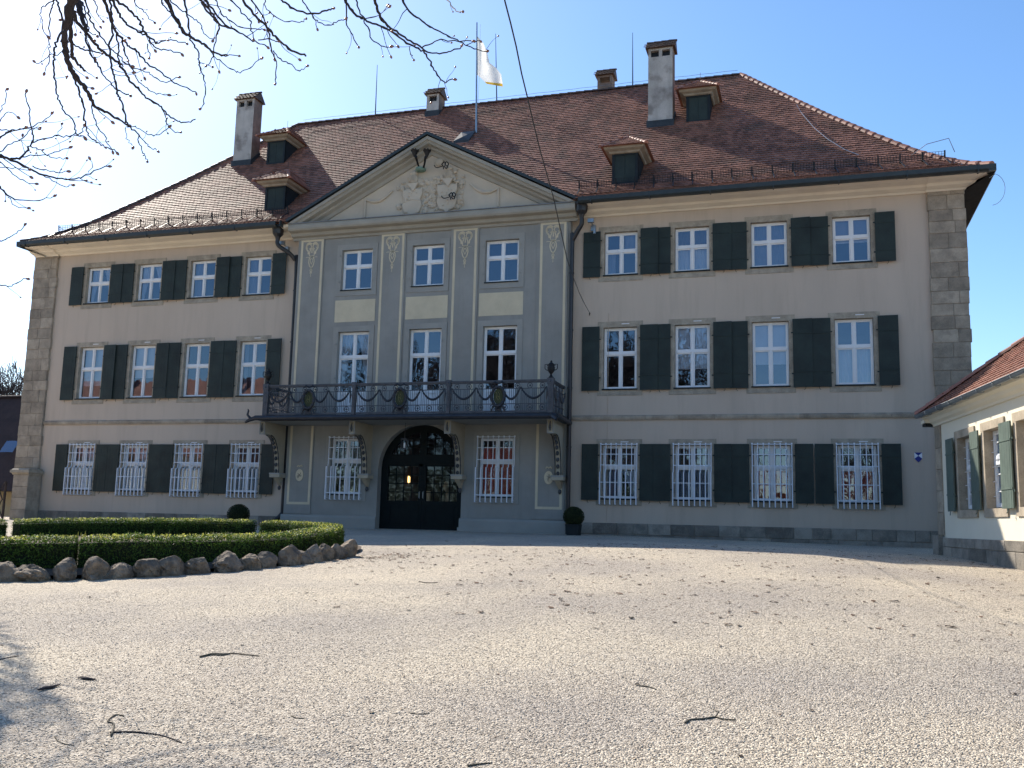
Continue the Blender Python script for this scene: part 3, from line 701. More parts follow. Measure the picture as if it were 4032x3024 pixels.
for (cx,cz) in (S1,S2):
    lump(cx+.02,cz+.78,.17,.22,.16); lump(cx+.02,cz+1.0,.15,.10,.14)     # helmet
    for i in range(5): ropez([(cx-.1+i*.05,cz+.92),(cx-.1+i*.05,cz+.70)],.012,RY-.17)
    slab([(cx-.2,cz+.62),(cx+.24,cz+.62),(cx+.06,cz+.30)],RY-.17,RY-.1)
    for i in range(75):                                                # mantling leaves
        a=random.uniform(0,2*PI); rr=random.uniform(.46,.74)
        x=cx+rr*math.cos(a)*1.0; z=cz+.18+rr*math.sin(a)*1.05
        if abs(x+7.65)>1.25 or z>14.0-abs(x+7.65)*.5: continue
        lump(x,z,random.uniform(.05,.11),random.uniform(.05,.11),random.uniform(.03,.08),8)
        ropez([(x,z),(x+random.uniform(-.1,.1),z+random.uniform(-.1,.1)),(x+random.uniform(-.15,.15),z+random.uniform(-.15,.1))],.018)
    ropez([(cx-.3,cz-.05),(cx,cz+.03),(cx+.3,cz-.02)],.014,RY-.125); 
    for i in range(9): lump(cx+random.uniform(-.2,.2),cz+random.uniform(-.45,.3),random.uniform(.03,.08),random.uniform(.03,.07),.15,7)
q=z6(870,380,RY-.05); lump(q.x,q.z,.17,.15,.1)
part(w,'carved_coats_of_arms',pedst,smooth=False)
w=MB()                                                                  # garlands, raised tympanum border
for sx in (-1,1):
    xa,xb=-7.65+sx*1.45,-7.65+sx*2.5
    w.tube([(xa+(xb-xa)*u,RY-.03,13.05-.25*u-.22*math.sin(PI*u)-.05) for u in np.linspace(0,1,14)],[.03+.025*math.sin(PI*u) for u in np.linspace(0,1,14)],6)
    w.tube([(xb,RY-.03,12.75),(xb,RY-.03,12.1)],.04,6)
    w.bar((-7.65+sx*4.2,RY-.01,12.12),(-7.65+sx*.55,RY-.01,13.98),.03,.05,up=(0,-1,0))
w.bar((-11.85,RY-.01,12.02),(-3.45,RY-.01,12.02),.03,.05,up=(0,-1,0))
part(w,'plaster_garland',pedst)
for pts_,cxy in (([(490,500),(465,420),(440,330),(425,270)],(405,215)),([(572,500),(592,420),(605,330),(618,280)],(640,215))):   # iron horns of the crest
    w=MB(); w.tube([z6(*p,Y=RY-.2-.15*i_) for i_,p in enumerate(pts_)],[.04,.032,.042,.05],7); q=z6(*cxy,Y=RY-.62)
    w.lathe([(.035,q.z-.13),(.07,q.z-.04),(.11,q.z+.05),(.15,q.z+.10),(.13,q.z+.10),(.04,q.z)],q.x,q.y,9)
    for a_ in (0,1.2,2.4,3.6,4.8): w.tube([(q.x+.12*math.cos(a_),q.y+.1*math.sin(a_),q.z+.07),(q.x+.13*math.cos(a_+.5),q.y+.1*math.sin(a_+.5),q.z+.15),(q.x+.06*math.cos(a_+1),q.y+.1*math.sin(a_+1),q.z+.13)],.018,5)
    part(w,'iron_horn',blackiron)
for dx,dy in ((0,0),(138,590)):
    w=MB(); w.tube(smoothpts_([z6(x+dx,y+dy,RY-.28) for x,y in ((780,440),(800,475),(840,488),(900,472),(950,458))]),.017,5)
    for lp in (((950,450),(925,425),(950,395),(975,378),(988,430),(975,455)),((990,440),(1000,390),(1020,376),(1052,415),(1035,450),(1000,452)),((975,460),(1000,500),(1030,490),(1035,460),(1000,455)),((960,460),(955,490),(962,510))):
        w.tube(smoothpts_([z6(x+dx,y+dy,RY-.28) for x,y in lp]),.019,5)
    part(w,'iron_bow',blackiron)
q=z6(520,515,RY-.14); w=MB(); w.lathe([(.15,q.z-.08),(.19,q.z-.03),(.18,q.z+.03),(.11,q.z+.05)],q.x,q.y,12); part(w,'crest_crown',copperg)
# ---------------------------------------------------------------- downpipes with hoppers
for s,hx,px in ((-1,-13.45,-12.93),(1,-2.16,-2.50)):
    w=MB(); w.lathe([(.07,11.38),(.10,11.50),(.19,11.62),(.21,11.80),(.24,11.84),(.24,11.98),(.20,11.98),(.17,11.9)],hx,-.60,10)
    for k in range(5): w.tube([(hx+.2*math.cos(k*1.25),-.6+.2*math.sin(k*1.25),11.95),(hx+.22*math.cos(k*1.25),-.6+.22*math.sin(k*1.25),12.09)],[.035,.01],5)
    if s<0: pts=[(hx,-.6,11.42),(hx,-.6,11.27),(hx+.10,-.55,11.14),(hx+.34,-.4,10.98),(hx+.50,-.24,10.75),(hx+.57,-.15,10.4)]; tx=hx+.68; Yp=-.14
    else: pts=[(hx,-.6,11.42),(hx,-.58,11.2),(hx-.14,-.52,11.0),(hx-.30,-.45,10.7),(hx-.345,-.44,10.3)]; tx=hx-.345; Yp=-.44
    tx2=-12.87 if s<0 else tx
    pts=pts[:-1]+[(tx2,Yp,10.15)]
    if s<0: pts+= [(tx2,Yp,2.0),(tx2,Yp,1.62),(tx2-.12,Yp-.05,1.45),(tx2-.42,Yp-.15,1.22)]
    else: pts+=[(tx2,Yp,1.3),(tx2+.02,Yp-.05,1.15)]
    pts=[Vector(p) for p in pts]
    w.tube(smoothpts_(pts[:-3] if s<0 else pts[:-1],3)+pts[-3 if s<0 else -1:],.076,10)
    z=9.6
    while z>2: w.lathe([(.076,z-.02),(.09,z-.02),(.09,z+.02),(.076,z+.02)],tx2,Yp,10); z-=1.9
    part(w,'downpipe',pipem)
for x in (-13.4,-1.9):                                                  # small floodlights under the cornice
    w=MB(); w.box(x-.10,x+.10,-.42,-.30,11.30,11.42); w.tube([(x,-.1,11.3),(x,-.34,11.34)],.02,5); w.tube([(x+.04,-.06,11.3),(x+.06,-.07,11.0)],.045,6); w.box(x-.06,x+.1,-.1,-.0,11.1,11.28)
    part(w,'floodlight',zinc)
# ---------------------------------------------------------------- balcony
BY=-1.9; BX0,BX1=-12.78,-2.66; BZ=4.86; BT=5.88
w=MB(); w.box(BX0-.12,BX1+.12,BY-.1,RY,4.76,4.84); w.box(BX0-.05,BX1+.05,BY,RY,4.66,4.76)
part(w,'balcony_slab',bmetald)
w=MB(); w.tube([(BX0-.2,BY-.17,4.75),(BX1+.16,BY-.17,4.72)],.085,10); w.tube([(BX1+.16,BY-.17,4.72),(BX1+.2,RY-.2,4.66)],.075,8); w.tube([(BX0-.16,BY-.17,4.75),(BX0-.16,RY,4.78)],.075,8)
# dragon spout
p=[(BX0-.2,BY-.17,4.74),(BX0-.42,BY-.17,4.68),(BX0-.56,BY-.18,4.60)]
w.tube(p,[.08,.065,.04],7); w.tube([(BX0-.36,BY-.17,4.72),(BX0-.50,BY-.17,4.86),(BX0-.47,BY-.17,5.0),(BX0-.50,BY-.17,5.06)],[.05,.04,.03,.012],6)
w.tube([(BX1-.02,BY-.2,4.74),(BX1+.1,BY-.34,4.68),(BX1+.24,BY-.46,4.58)],[.06,.075,.05],7)
part(w,'balcony_gutter',bmetald)
postx=[BX0+.08,-9.41,-6.09,BX1-.08]
bal=MB(); posts=[]
def railing(P,Q,bays_circles=True):
    """posts excluded; rails, balusters, rings from P to Q (xy points)"""
    P=Vector((*P,0));Q=Vector((*Q,0)); D=Q-P; L_=D.length; d=D/L_; m=MB()
    nrm=Vector((d.y,-d.x,0))
    def pt(u,z,o=0): return P+d*u+nrm*o+Vector((0,0,z))
    up=(0,0,1)
    m.bar(pt(0,BT-.03),pt(L_,BT-.03),.11,.05); m.bar(pt(0,BT-.075),pt(L_,BT-.075),.06,.04)
    m.bar(pt(0,BZ+.03),pt(L_,BZ+.03),.06,.06); m.bar(pt(0,BZ+.27),pt(L_,BZ+.27),.03,.022); m.bar(pt(0,BT-.27),pt(L_,BT-.27),.03,.022)
    n=int(L_/.062)
    for i in range(n+1):
        u=L_*i/n
        if (i%6)!=0: m.bar(pt(u,BZ+.06),pt(u,BT-.28 if (i%6)in(1,5) else BT-.28),.012,.012)
    k=max(2,int(L_/.37))
    for i in range(k):
        u=L_*(i+.5)/k
        for z,r,ro in ((BZ+.165,.085,.07),(BT-.18,.08,.06)):
            m.tube([pt(u+r*math.cos(a),z+r*math.sin(a),.0) for a in np.linspace(0,2*PI,13)],.013,5)
            m.tube([pt(u,z,-.02),pt(u,z,.035)],[.035,.02],7)
    return m
def garland(m,A,B,sag,r=.036,n=11,seed=0):
    A=Vector(A);B=Vector(B); rr=random.Random(seed); pts=[]
    for i in range(n+1):
        u=i/n; p=A.lerp(B,u); p.z-=sag*math.sin(PI*u)**.8; pts.append(p)
    m.tube(pts,[r*(.45+.7*math.sin(PI*i/n)) for i in range(n+1)],6)
    for i in range(n*2):
        u=(i+.5)/(n*2); p=A.lerp(B,u); p.z-=sag*math.sin(PI*u)**.8; t=(B-A).normalized()
        q=p+Vector((rr.uniform(-.03,.03),-.03,rr.uniform(-.035,.035))); m.tube([p,p.lerp(q,.6),q+t*.02],[r*.8,r*.8,.004],5)
for i in range(3):
    a,b=postx[i]+.07,postx[i+1]-.07
    m=railing((a,BY),(b,BY)); r=part(m,'railing',bmetal)
    w=MB(); c=(a+b)/2; q=(b-a)/2; y=BY-.07
    g0=BT-.2
    for s in (-1,1):
        garland(w,(c+s*.13,y,g0-.03),(c+s*.72,y,g0-.03),.38,seed=i*4+s); garland(w,(c+s*.74,y,g0-.03),(c+s*(q-.05),y,g0-.03),.36,seed=i*4+s+9)
        w.tube([(c+s*(q-.04),y,g0-.03),(c+s*(q-.03),y,g0-.2),(c+s*(q-.05),y,g0-.45)],[.012,.035,.01],6)
        w.tube([(c+s*.02,y,BZ+.26),(c+s*.16,y,BZ+.18),(c+s*.24,y,BZ+.02)],[.02,.035,.015],6)
        w.tube([(c,y,BT-.13),(c+s*.12,y,BT-.06),(c+s*.22,y,BT-.12)],[.02,.04,.012],6)
    w.build('garland',bmetald,r)
    w=MB(); w.tube([(c+.21*math.cos(t),y-.01,5.36+.30*math.sin(t)) for t in np.linspace(0,2*PI,25)],[.045+.012*(k%2) for k in range(25)],7); w.box(c-.11,c+.11,BY-.06,BY-.03,BZ,BZ+.24); w.lathe([(.03,BZ+.10),(.05,BZ+.13),(.02,BZ+.16)],c,BY-.07,8)
    w.build('wreath',bmetald,r)
    w=MB(); P=[(c+.16*math.cos(t),5.36+.25*math.sin(t)) for t in np.linspace(0,2*PI,24,endpoint=False)]; w.prism(P,BY-.05,BY-.02); w.build('medallion',medal,r)
    w=MB()
    for x0_ in (-.04,.04): w.tube([(c+x0_-.05,BY-.058,5.50),(c+x0_+.0,BY-.058,5.44),(c+x0_-.02,BY-.058,5.34),(c+x0_+.03,BY-.058,5.24),(c+x0_+.06,BY-.058,5.27)],.008,4)
    w.tube([(c-.05,BY-.058,5.38),(c+.05,BY-.058,5.34)],.007,4)
    w.build('monogram',gold,r)
for x in (postx[0],postx[3]):
    m=railing((x,BY+.07),(x,RY-.02)) if x>-5 else railing((x,RY-.02),(x,BY+.07))
    y_=(1 if x>-5 else -1)*.07
    garland(m,(x+y_,BY+.15,BT-.23),(x+y_,BY+.75,BT-.23),.36,seed=77); garland(m,(x+y_,BY+.8,BT-.23),(x+y_,RY-.1,BT-.23),.36,seed=78)
    part(m,'railing',bmetal)
for i,x in enumerate(postx):
    w=MB(); e=.055 if i in(1,2) else .085; w.box(x-e,x+e,BY-.07,BY+.06,BZ-.02,BT+.02)
    w.box(x-e-.02,x+e+.02,BY-.09,BY+.08,BT-.16,BT+.03); w.tube([(x,BY-.09,BT-.07),(x,BY-.12,BT-.07)],[.04,.015],7)
    for k in range(8): w.box(x-.03,x+.03,BY-.085,BY-.07,BZ+.2+k*.07,BZ+.24+k*.07)
    part(w,'balcony_post',bmetal)
for x in (postx[0]+.02,postx[3]):
    w=MB(); z=BT+.03
    w.lathe([(.085,z),(.085,z+.03),(.055,z+.05),(.03,z+.10),(.035,z+.13),(.09,z+.20),(.115,z+.27),(.12,z+.34),(.10,z+.37),(.10,z+.40),(.115,z+.41),(.06,z+.47),(.03,z+.49),(.035,z+.53),(.0,z+.56)],x,BY,14)
    for s in (-1,1): w.tube([(x+s*.10,BY,z+.24),(x+s*.16,BY,z+.26),(x+s*.20,BY,z+.30),(x+s*.20,BY,z+.43),(x+s*.12,BY,z+.43),(x+s*.12,BY,z+.38)],.014,5)
    part(w,'urn',blackiron)
# consoles under the balcony
consm=pmat('console_plaster',(.40,.35,.26),.9,.08,2,60,.2,.004); ornm=pmat('console_grey_relief',(.07,.07,.07),.7,.3,6,50,.2,.004)
for k,x in enumerate((-12.93,-9.56,-6.19,-2.80)):
    w=MB(); hw=.095; zt=4.68; zb=4.25; yf=BY+.25
    prof=[(RY,zt),(yf,zt),(yf,zb)]
    y2=yf+.42
    prof.append((y2,zb))
    for a in np.linspace(0,PI/2,12): prof.append((y2+.62*math.sin(a)*1.0,zb-1.28*(1-math.cos(a)) if False else zb-(1-math.cos(a))*1.28))
    prof+= [(y2+.62,2.93),(RY,2.93)]
    w.add([(x-hw,y,z) for y,z in prof]+[(x+hw,y,z) for y,z in prof],[tuple(range(len(prof))),tuple(range(2*len(prof)-1,len(prof)-1,-1))]+[(i,i+len(prof),(i+1)%len(prof)+len(prof),(i+1)%len(prof)) for i in range(len(prof))])
    w.box(x-hw-.10,x+hw+.10,y2+.50,RY,2.83,2.93); w.add([(x-.09,y2+.56,2.83),(x+.09,y2+.56,2.83),(x+.05,RY-.02,2.55),(x-.05,RY-.02,2.55),(x-.09,RY,2.83),(x+.09,RY,2.83)],[(0,1,2,3),(0,3,4),(1,5,2)])
    con=part(w,'console',consm)
    w=MB(); y=yf
    w.frame(x-hw-.01,x+hw+.01,zb-.02,zt,.032,y-.025,y); w.box(x-hw-.11,x+hw+.11,y2+.49,RY-.001,2.932,2.985)
    w.build('console_trim',graylt,con)
    w=MB(); w.tube([(x,y-.02,zt-.07),(x,y-.05,zt-.15),(x,y-.05,zt-.28),(x,y-.03,zb+.06)],[.012,.022,.038,.015],7)
    for i,a in enumerate(np.linspace(.25,1.5,8)):
        yy=y2+.62*math.sin(a); zz=zb-(1-math.cos(a))*1.28; w.lathe([(.01,zz-.09),(.05,zz-.05),(.055,zz),(.03,zz+.05)],x,yy-.03,8)
    w.lathe([(.02,2.4),(.06,2.46),(.055,2.52),(.02,2.56)],x,RY-.06,8)
    w.build('console_ornament',ornm,con)
    w=MB()
    n=14; inner=[(y2+.62*math.sin(a),zb-(1-math.cos(a))*1.28) for a in np.linspace(0,PI/2,n)]
    for s in (-1,1):
        w.tube([(x+s*(hw-.0),yy-.01,zz-.01) for yy,zz in inner],.016,5)
    w.build('console_edge',bmetald,con)
# soffit
w=MB(); w.quad((BX0,BY,4.655),(BX1,BY,4.655),(BX1,RY,4.655),(BX0,RY,4.655)); part(w,'balcony_soffit',grayp)
# ---------------------------------------------------------------- arched door
w=MB(); yd0,yd1=-.02,.08
n=30
def arcpts(r,zr,off=0): return [(AC-r*math.cos(PI*i/n),AS+zr*math.sin(PI*i/n)) for i in range(n+1)]
O=arcpts(AR,AT-AS); I=arcpts(AR-.24,AT-AS-.24)
def band(A,B,y0,y1):
    for i in range(len(A)-1):
        a,b,c,d=A[i],A[i+1],B[i+1],B[i]
        w.add([(a[0],y0,a[1]),(b[0],y0,b[1]),(c[0],y0,c[1]),(d[0],y0,d[1]),(d[0],y1,d[1]),(c[0],y1,c[1])],[(0,1,2,3),(3,2,5,4)])
band(O,I,yd0,yd1)
w.box(AX0,AX0+.26,yd0,yd1,1.0,AS); w.box(AX1-.26,AX1,yd0,yd1,1.0,AS)
w.box(AX0+.26,AX1-.26,yd0-.03,yd1,3.36,3.68); w.box(AC-.12,AC+.12,yd0-.02,yd1,3.68,AT-.24)
w.box(AX0+.26,AC-.005,yd0,yd1,1.15,2.12); w.box(AC+.005,AX1-.26,yd0,yd1,1.15,2.12)
w.box(AC-.13,AC-.005,yd0,yd1,2.12,3.36); w.box(AC+.005,AC+.13,yd0-.01,yd1,2.12,3.36)
for a,b in ((AX0+.34,AC-.1),(AC+.1,AX1-.34)): w.frame(a,b,1.3,2.0,.05,yd0-.015,yd0)
w.box(AX0+.26,AX1-.26,yd0,yd1,3.28,3.36)
# glazing bars
for s in (-1,1):
    xa=AC+s*.13; xb=AC+s*(AR-.26)
    for i in range(1,4): x=xa+(xb-xa)*i/4; w.box(x-.014,x+.014,.01,.05,2.12,3.28)
    for i in range(1,4): z=2.12+(3.28-2.12)*i/4; w.box(min(xa,xb),max(xa,xb),.012,.048,z-.014,z+.014)
    for i in range(1,4):
        x=AC+s*(.12+.29*i); zt=AS+(AT-AS-.24)*math.sqrt(max(0,1-((x-AC)/(AR-.24))**2)); w.box(x-.013,x+.013,.01,.05,3.68,max(3.7,zt))
    for z in (3.94,4.22):
        xe=(AR-.24)*math.sqrt(max(0,1-((z-AS)/(AT-AS-.24))**2)); w.box(min(xa,AC+s*xe),max(xa,AC+s*xe),.012,.048,z-.013,z+.013)
door=part(w,'entrance_door',doorg)
w=MB(); w.quad((AX0+.2,.03,2.1),(AX1-.2,.03,2.1),(AX1-.2,.03,3.4),(AX0+.2,.03,3.4))
P=[(x,z) for x,z in I if z>3.6]; w.add([(x,.03,z) for x,z in P],[tuple(range(len(P)))])
w.build('door_pane',glassd,door).location=-Vector(man.location)+man.location
w=MB(); w.tube([(AC-.07,-.03,2.2),(AC-.07,-.08,2.22),(AC-.07,-.08,2.42),(AC-.07,-.03,2.44)],.013,5); w.tube([(AC+.07,-.04,2.2),(AC+.07,-.09,2.22),(AC+.07,-.09,2.42),(AC+.07,-.04,2.44)],.013,5)
w.build('door_handle',zinc,door)
# hall behind the door: lit lantern, pale furniture, reddish doors
hall=pmat('hall_red_wood',(.20,.06,.03),.7,.2,3)
w=MB(); w.box(AC-.6,AC+1.4,4.2,4.3,1,3.6); part(w,'hall_doors',hall)
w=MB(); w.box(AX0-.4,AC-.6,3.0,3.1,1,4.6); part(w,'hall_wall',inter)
w=MB(); w.box(-8.22,-8.02,1.5,1.6,2.15,2.5); w.box(-7.45,-7.25,1.6,1.75,2.15,2.5); w.lathe([(.05,2.5),(.12,2.6),(.14,2.75),(.08,2.85)],-7.45,1.7,8); w.box(-7.0,-6.9,1.6,1.8,2.1,2.45); part(w,'hall_chair',creamwh)
w=MB(); w.lathe([(.03,2.75),(.065,2.78),(.065,2.96),(.03,2.99)],-8.55,.8,6); part(w,'hall_lantern',emat('lantern_glow',(1,.62,.2),4.5))
w=MB(); w.frame(-8.63,-8.47,2.74,3.0,.012,.71,.72); w.tube([(-8.55,.8,3.0),(-8.55,.8,4.6)],.008,4); part(w,'lantern_frame',blackiron)
# small things on the centre bay
q=onY(1593,1748,-1.1); w=MB(); w.frame(q.x-.09,q.x+.09,q.z-.16,q.z+.14,.02,q.y-.09,q.y-.08); w.frame(q.x-.09,q.x+.09,q.z-.16,q.z+.14,.02,q.y+.08,q.y+.09); w.box(q.x-.1,q.x+.1,q.y-.1,q.y+.1,q.z+.14,q.z+.18); w.box(q.x-.08,q.x+.08,q.y-.08,q.y+.08,q.z-.18,q.z-.16); w.tube([q+Vector((0,0,.18)),(q.x,q.y,4.66)],.008,4); en=part(w,'entrance_lantern',bmetald)
w=MB(); w.lathe([(.02,q.z-.15),(.035,q.z-.1),(.035,q.z+.02),(.02,q.z+.05)],q.x,q.y,8); w.build('lamp_bulb',white,en)
for x in (-12.17,-3.18):
    w=MB(); w.prism([(x+.15*math.cos(t),2.93+.21*math.sin(t)) for t in np.linspace(0,2*PI,20,endpoint=False)],RY-.055,RY-.036)
    w.tube([(x-.10,RY-.045,3.22),(x-.06,RY-.045,3.27),(x,RY-.045,3.24),(x+.06,RY-.045,3.27),(x+.10,RY-.045,3.22)],.025,5)
    pl=part(w,'oval_plaque',cream)
    w=MB(); random.seed(int(x*10))
    for k in range(7): a=random.uniform(0,6.28); w.tube([(x,RY-.06,2.93),(x+.05*math.cos(a),RY-.06,2.93+.08*math.sin(a)),(x+.09*math.cos(a+.4),RY-.06,2.93+.13*math.sin(a+.3))],[.02,.014,.006],5)
    w.build('plaque_relief',stone,pl)
# flue of cables, hinge spikes
w=MB(); w.tube([(-1.35,-.01,8.3),(-1.35,-.01,1.6)],.008,4); part(w,'wall_cable',plaster)
# fix sub-part offsets: children authored in world coordinates under parts need no extra shift (parent part already carries it)
# ================================================================== BLUE SHIELD SIGN
w=MB(); c=7.83; z=3.64; s=.105
e=tag(empty('heritage_plaque',(c,-.01,z)),'small blue and white shield shaped plaque on the wall near the right corner','plaque')
m=MB(); P=[(-s,.14),(s,.14),(s,-.04),(0,-.15),(-s,-.04)]; m.prism(P,-.012,0); m.build('plate',whitee,e)
m=MB(); m.prism([(-s,.14),(s,.14),(0,.045)],-.015,-.012); m.prism([(0,.045),(s,-.04),(0,-.15),(-s,-.04)],-.015,-.012); m.build('blue_field',bluee,e)
# ================================================================== GROUND
def Gv(X,Y):
    X=np.asarray(X,float);Y=np.asarray(Y,float)
    z0=np.interp(X,[-25,-17,-2,3.3,7.6,20],[1.15,1.165,1.17,1.1,1.05,.95])
    z1=np.interp(X,[-25,-12,-6,-4.5,-2.5,0,2.5,5,8.5,14],[.76,.79,.81,.84,.915,.99,1.045,1.03,.83,.78])
    t=np.clip(-Y/11,0,1); a=z0+(z1-z0)*t
    t2=np.clip((-11-Y)/19,0,1); b=z1+(-.1-z1)*t2
    return np.where(Y>-11,a,b)
def G(x,y): return float(Gv(x,y))
def onG(px,py,k=4032/2212):
    d=ray(px*k,py*k)
    lo=1.0
    P=CAMP
    for i in range(1,9000):
        P=CAMP+d*(i*.01)
        if P.z<G(P.x,P.y): return P
    return P
def axis(a,b,fine0,fine1,step,coarse):
    s=list(np.arange(fine0,fine1+1e-6,step)); v=fine0
    l=[];c=coarse
    while v>a: v-=c; c*=1.5; l.append(max(v,a))
    r=[];v=fine1;c=coarse
    while v<b: v+=c; c*=1.5; r.append(min(v,b))
    return np.array(l[::-1]+s+r)
xs=axis(-900,900,-27,14,.5,1.5); ys=axis(-900,900,-31,1,.5,1.5)
XX,YY=np.meshgrid(xs,ys); ZZ=Gv(XX,YY)
nx_,ny_=len(xs),len(ys)
vs=np.stack([XX.ravel(),YY.ravel(),ZZ.ravel()],1)
idx=np.arange(nx_*ny_).reshape(ny_,nx_)
fs=np.stack([idx[:-1,:-1].ravel(),idx[:-1,1:].ravel(),idx[1:,1:].ravel(),idx[1:,:-1].ravel()],1)
def npmesh(name,v,f,m,parent=None,smooth=False):
    me=bpy.data.meshes.new(name); k=f.shape[1]
    me.vertices.add(len(v)); me.vertices.foreach_set('co',v.astype(np.float32).ravel())
    me.loops.add(f.size); me.loops.foreach_set('vertex_index',f.astype(np.int32).ravel())
    me.polygons.add(len(f)); me.polygons.foreach_set('loop_start',np.arange(0,f.size,k,dtype=np.int32)); me.polygons.foreach_set('loop_total',np.full(len(f),k,dtype=np.int32))
    if smooth: me.polygons.foreach_set('use_smooth',np.ones(len(f),bool))
    me.update(calc_edges=True); me.materials.append(m)
    o=bpy.data.objects.new(name,me); COL.objects.link(o); o.parent=parent; return o
def gravelmat():
    m,nt,N,L=newmat('gravel'); out=N.new('ShaderNodeOutputMaterial'); b=N.new('ShaderNodeBsdfPrincipled')
    g=N.new('ShaderNodeNewGeometry'); P=g.outputs['Position']
    mp=N.new('ShaderNodeMapping'); mp.inputs['Scale'].default_value=(1,1,.0); L.new(P,mp.inputs[0])
    ns=N.new('ShaderNodeTexNoise'); ns.inputs['Scale'].default_value=30; L.new(mp.outputs[0],ns.inputs['Vector'])
    dv=N.new('ShaderNodeMix'); dv.data_type='RGBA'; dv.inputs[0].default_value=.015; L.new(mp.outputs[0],dv.inputs[6]); L.new(ns.outputs['Color'],dv.inputs[7])
    v=N.new('ShaderNodeTexVoronoi'); v.inputs['Scale'].default_value=80; L.new(dv.outputs[2],v.inputs['Vector'])
    v2=N.new('ShaderNodeTexVoronoi'); v2.inputs['Scale'].default_value=24; L.new(dv.outputs[2],v2.inputs['Vector'])
    sep=N.new('ShaderNodeSeparateColor'); L.new(v.outputs['Color'],sep.inputs[0])
    cr_=N.new('ShaderNodeValToRGB'); L.new(sep.outputs[0],cr_.inputs[0]); e=cr_.color_ramp.elements
    e[0].position=0; e[0].color=(.16,.13,.10,1); e[1].position=1; e[1].color=(.90,.80,.65,1)
    q=e.new(.22); q.color=(.46,.39,.31,1); q=e.new(.6); q.color=(.68,.585,.465,1)
    # broad tone drift
    n1=N.new('ShaderNodeTexNoise'); n1.inputs['Scale'].default_value=.35; n1.inputs['Detail'].default_value=6; L.new(mp.outputs[0],n1.inputs['Vector'])
    r1=N.new('ShaderNodeMapRange'); L.new(n1.outputs[0],r1.inputs[0]); r1.inputs[1].default_value=.35; r1.inputs[2].default_value=.65
    t1=N.new('ShaderNodeMix'); t1.data_type='RGBA'; L.new(r1.outputs[0],t1.inputs[0]); t1.inputs[6].default_value=(.72,.72,.74,1); t1.inputs[7].default_value=(1.0,.985,.93,1)
    mu=N.new('ShaderNodeMix'); mu.data_type='RGBA'; mu.blend_type='MULTIPLY'; mu.inputs[0].default_value=1; L.new(cr_.outputs[0],mu.inputs[6]); L.new(t1.outputs[2],mu.inputs[7])
    # dark crumbs of bark and leaf between the stones
    n2=N.new('ShaderNodeTexNoise'); n2.inputs['Scale'].default_value=9; n2.inputs['Detail'].default_value=8; n2.inputs['Roughness'].default_value=.75; L.new(mp.outputs[0],n2.inputs['Vector'])
    r2=N.new('ShaderNodeMapRange'); L.new(n2.outputs[0],r2.inputs[0]); r2.inputs[1].default_value=.56; r2.inputs[2].default_value=.68; r2.inputs[4].default_value=.7
    m2=N.new('ShaderNodeMix'); m2.data_type='RGBA'; L.new(r2.outputs[0],m2.inputs[0]); L.new(mu.outputs[2],m2.inputs[6]); m2.inputs[7].default_value=(.22,.18,.14,1)
    L.new(m2.outputs[2],b.inputs['Base Color']); b.inputs['Roughness'].default_value=.85; b.inputs['Specular IOR Level'].default_value=.25
    h=N.new('ShaderNodeMath'); h.operation='MULTIPLY_ADD'; L.new(v.outputs['Distance'],h.inputs[0]); h.inputs[1].default_value=-1; h.inputs[2].default_value=1
    h2=N.new('ShaderNodeMath'); h2.operation='MULTIPLY_ADD'; L.new(v2.outputs['Distance'],h2.inputs[0]); h2.inputs[1].default_value=-.35; L.new(h.outputs[0],h2.inputs[2])
    h3=N.new('ShaderNodeMath'); h3.operation='MULTIPLY_ADD'; L.new(n2.outputs[0],h3.inputs[0]); h3.inputs[1].default_value=1.2; L.new(h2.outputs[0],h3.inputs[2])
    bp=N.new('ShaderNodeBump'); bp.inputs['Strength'].default_value=1; bp.inputs['Distance'].default_value=.017; L.new(h3.outputs[0],bp.inputs['Height']); L.new(bp.outputs[0],b.inputs['Normal'])
    L.new(b.outputs[0],out.inputs[0]); return m
gravel=gravelmat()
o=npmesh('ground',vs,fs,gravel,smooth=True); struct(o)
# real pebbles in the foreground and strewn over the yard
pebm=pmat('pebble',(.58,.50,.40),.85,.2,30,200,.2,.002,island=1.6,spec=.25)
def pebbles():
    n=60000; 
    # density falls off with distance from the camera
    u=RNG.random(n); az=RNG.uniform(-.60,.60,n); r=4.0*np.exp(u*1.25)
    ang=YAW+az*1.0; X=CX-np.sin(ang)*r; Y=CY+np.cos(ang)*r
    ok=(Y<-9)&(X<9)&(((X+8.85)**2+(Y+13.8)**2)>5.45**2); X,Y=X[ok],Y[ok]; n=len(X)
    Z=Gv(X,Y); s=RNG.uniform(.003,.0072,n)
    base=np.array([(1,0,0),(-.5,.87,0),(-.5,-.87,0),(0,0,1),(0,0,-.4)])
    oc=np.array([(1,0,.1),(0,1,0),(-1,0,.1),(0,-1,0),(.1,.1,.8),(0,0,-.5)])
    rot=RNG.uniform(0,2*PI,n); c,sn=np.cos(rot),np.sin(rot)
    V=np.repeat(oc[None],n,0)*RNG.uniform(.7,1.3,(n,6,3)); V[...,0]*=RNG.uniform(.9,1.6,(n,1))
    x=V[...,0]*c[:,None]-V[...,1]*sn[:,None]; y=V[...,0]*sn[:,None]+V[...,1]*c[:,None]
    V=np.stack([x,y,V[...,2]*.75],-1)*s[:,None,None]+np.stack([X,Y,Z+.002],-1)[:,None,:]
    F=np.array([(0,1,4),(1,2,4),(2,3,4),(3,0,4),(1,0,5),(2,1,5),(3,2,5),(0,3,5)])
    F=(F[None]+np.arange(n)[:,None,None]*6).reshape(-1,3)
    o=npmesh('gravel_stones',V.reshape(-1,3),F,pebm); tag(o,'loose pale gravel stones lying over the courtyard','gravel',kind='stuff')
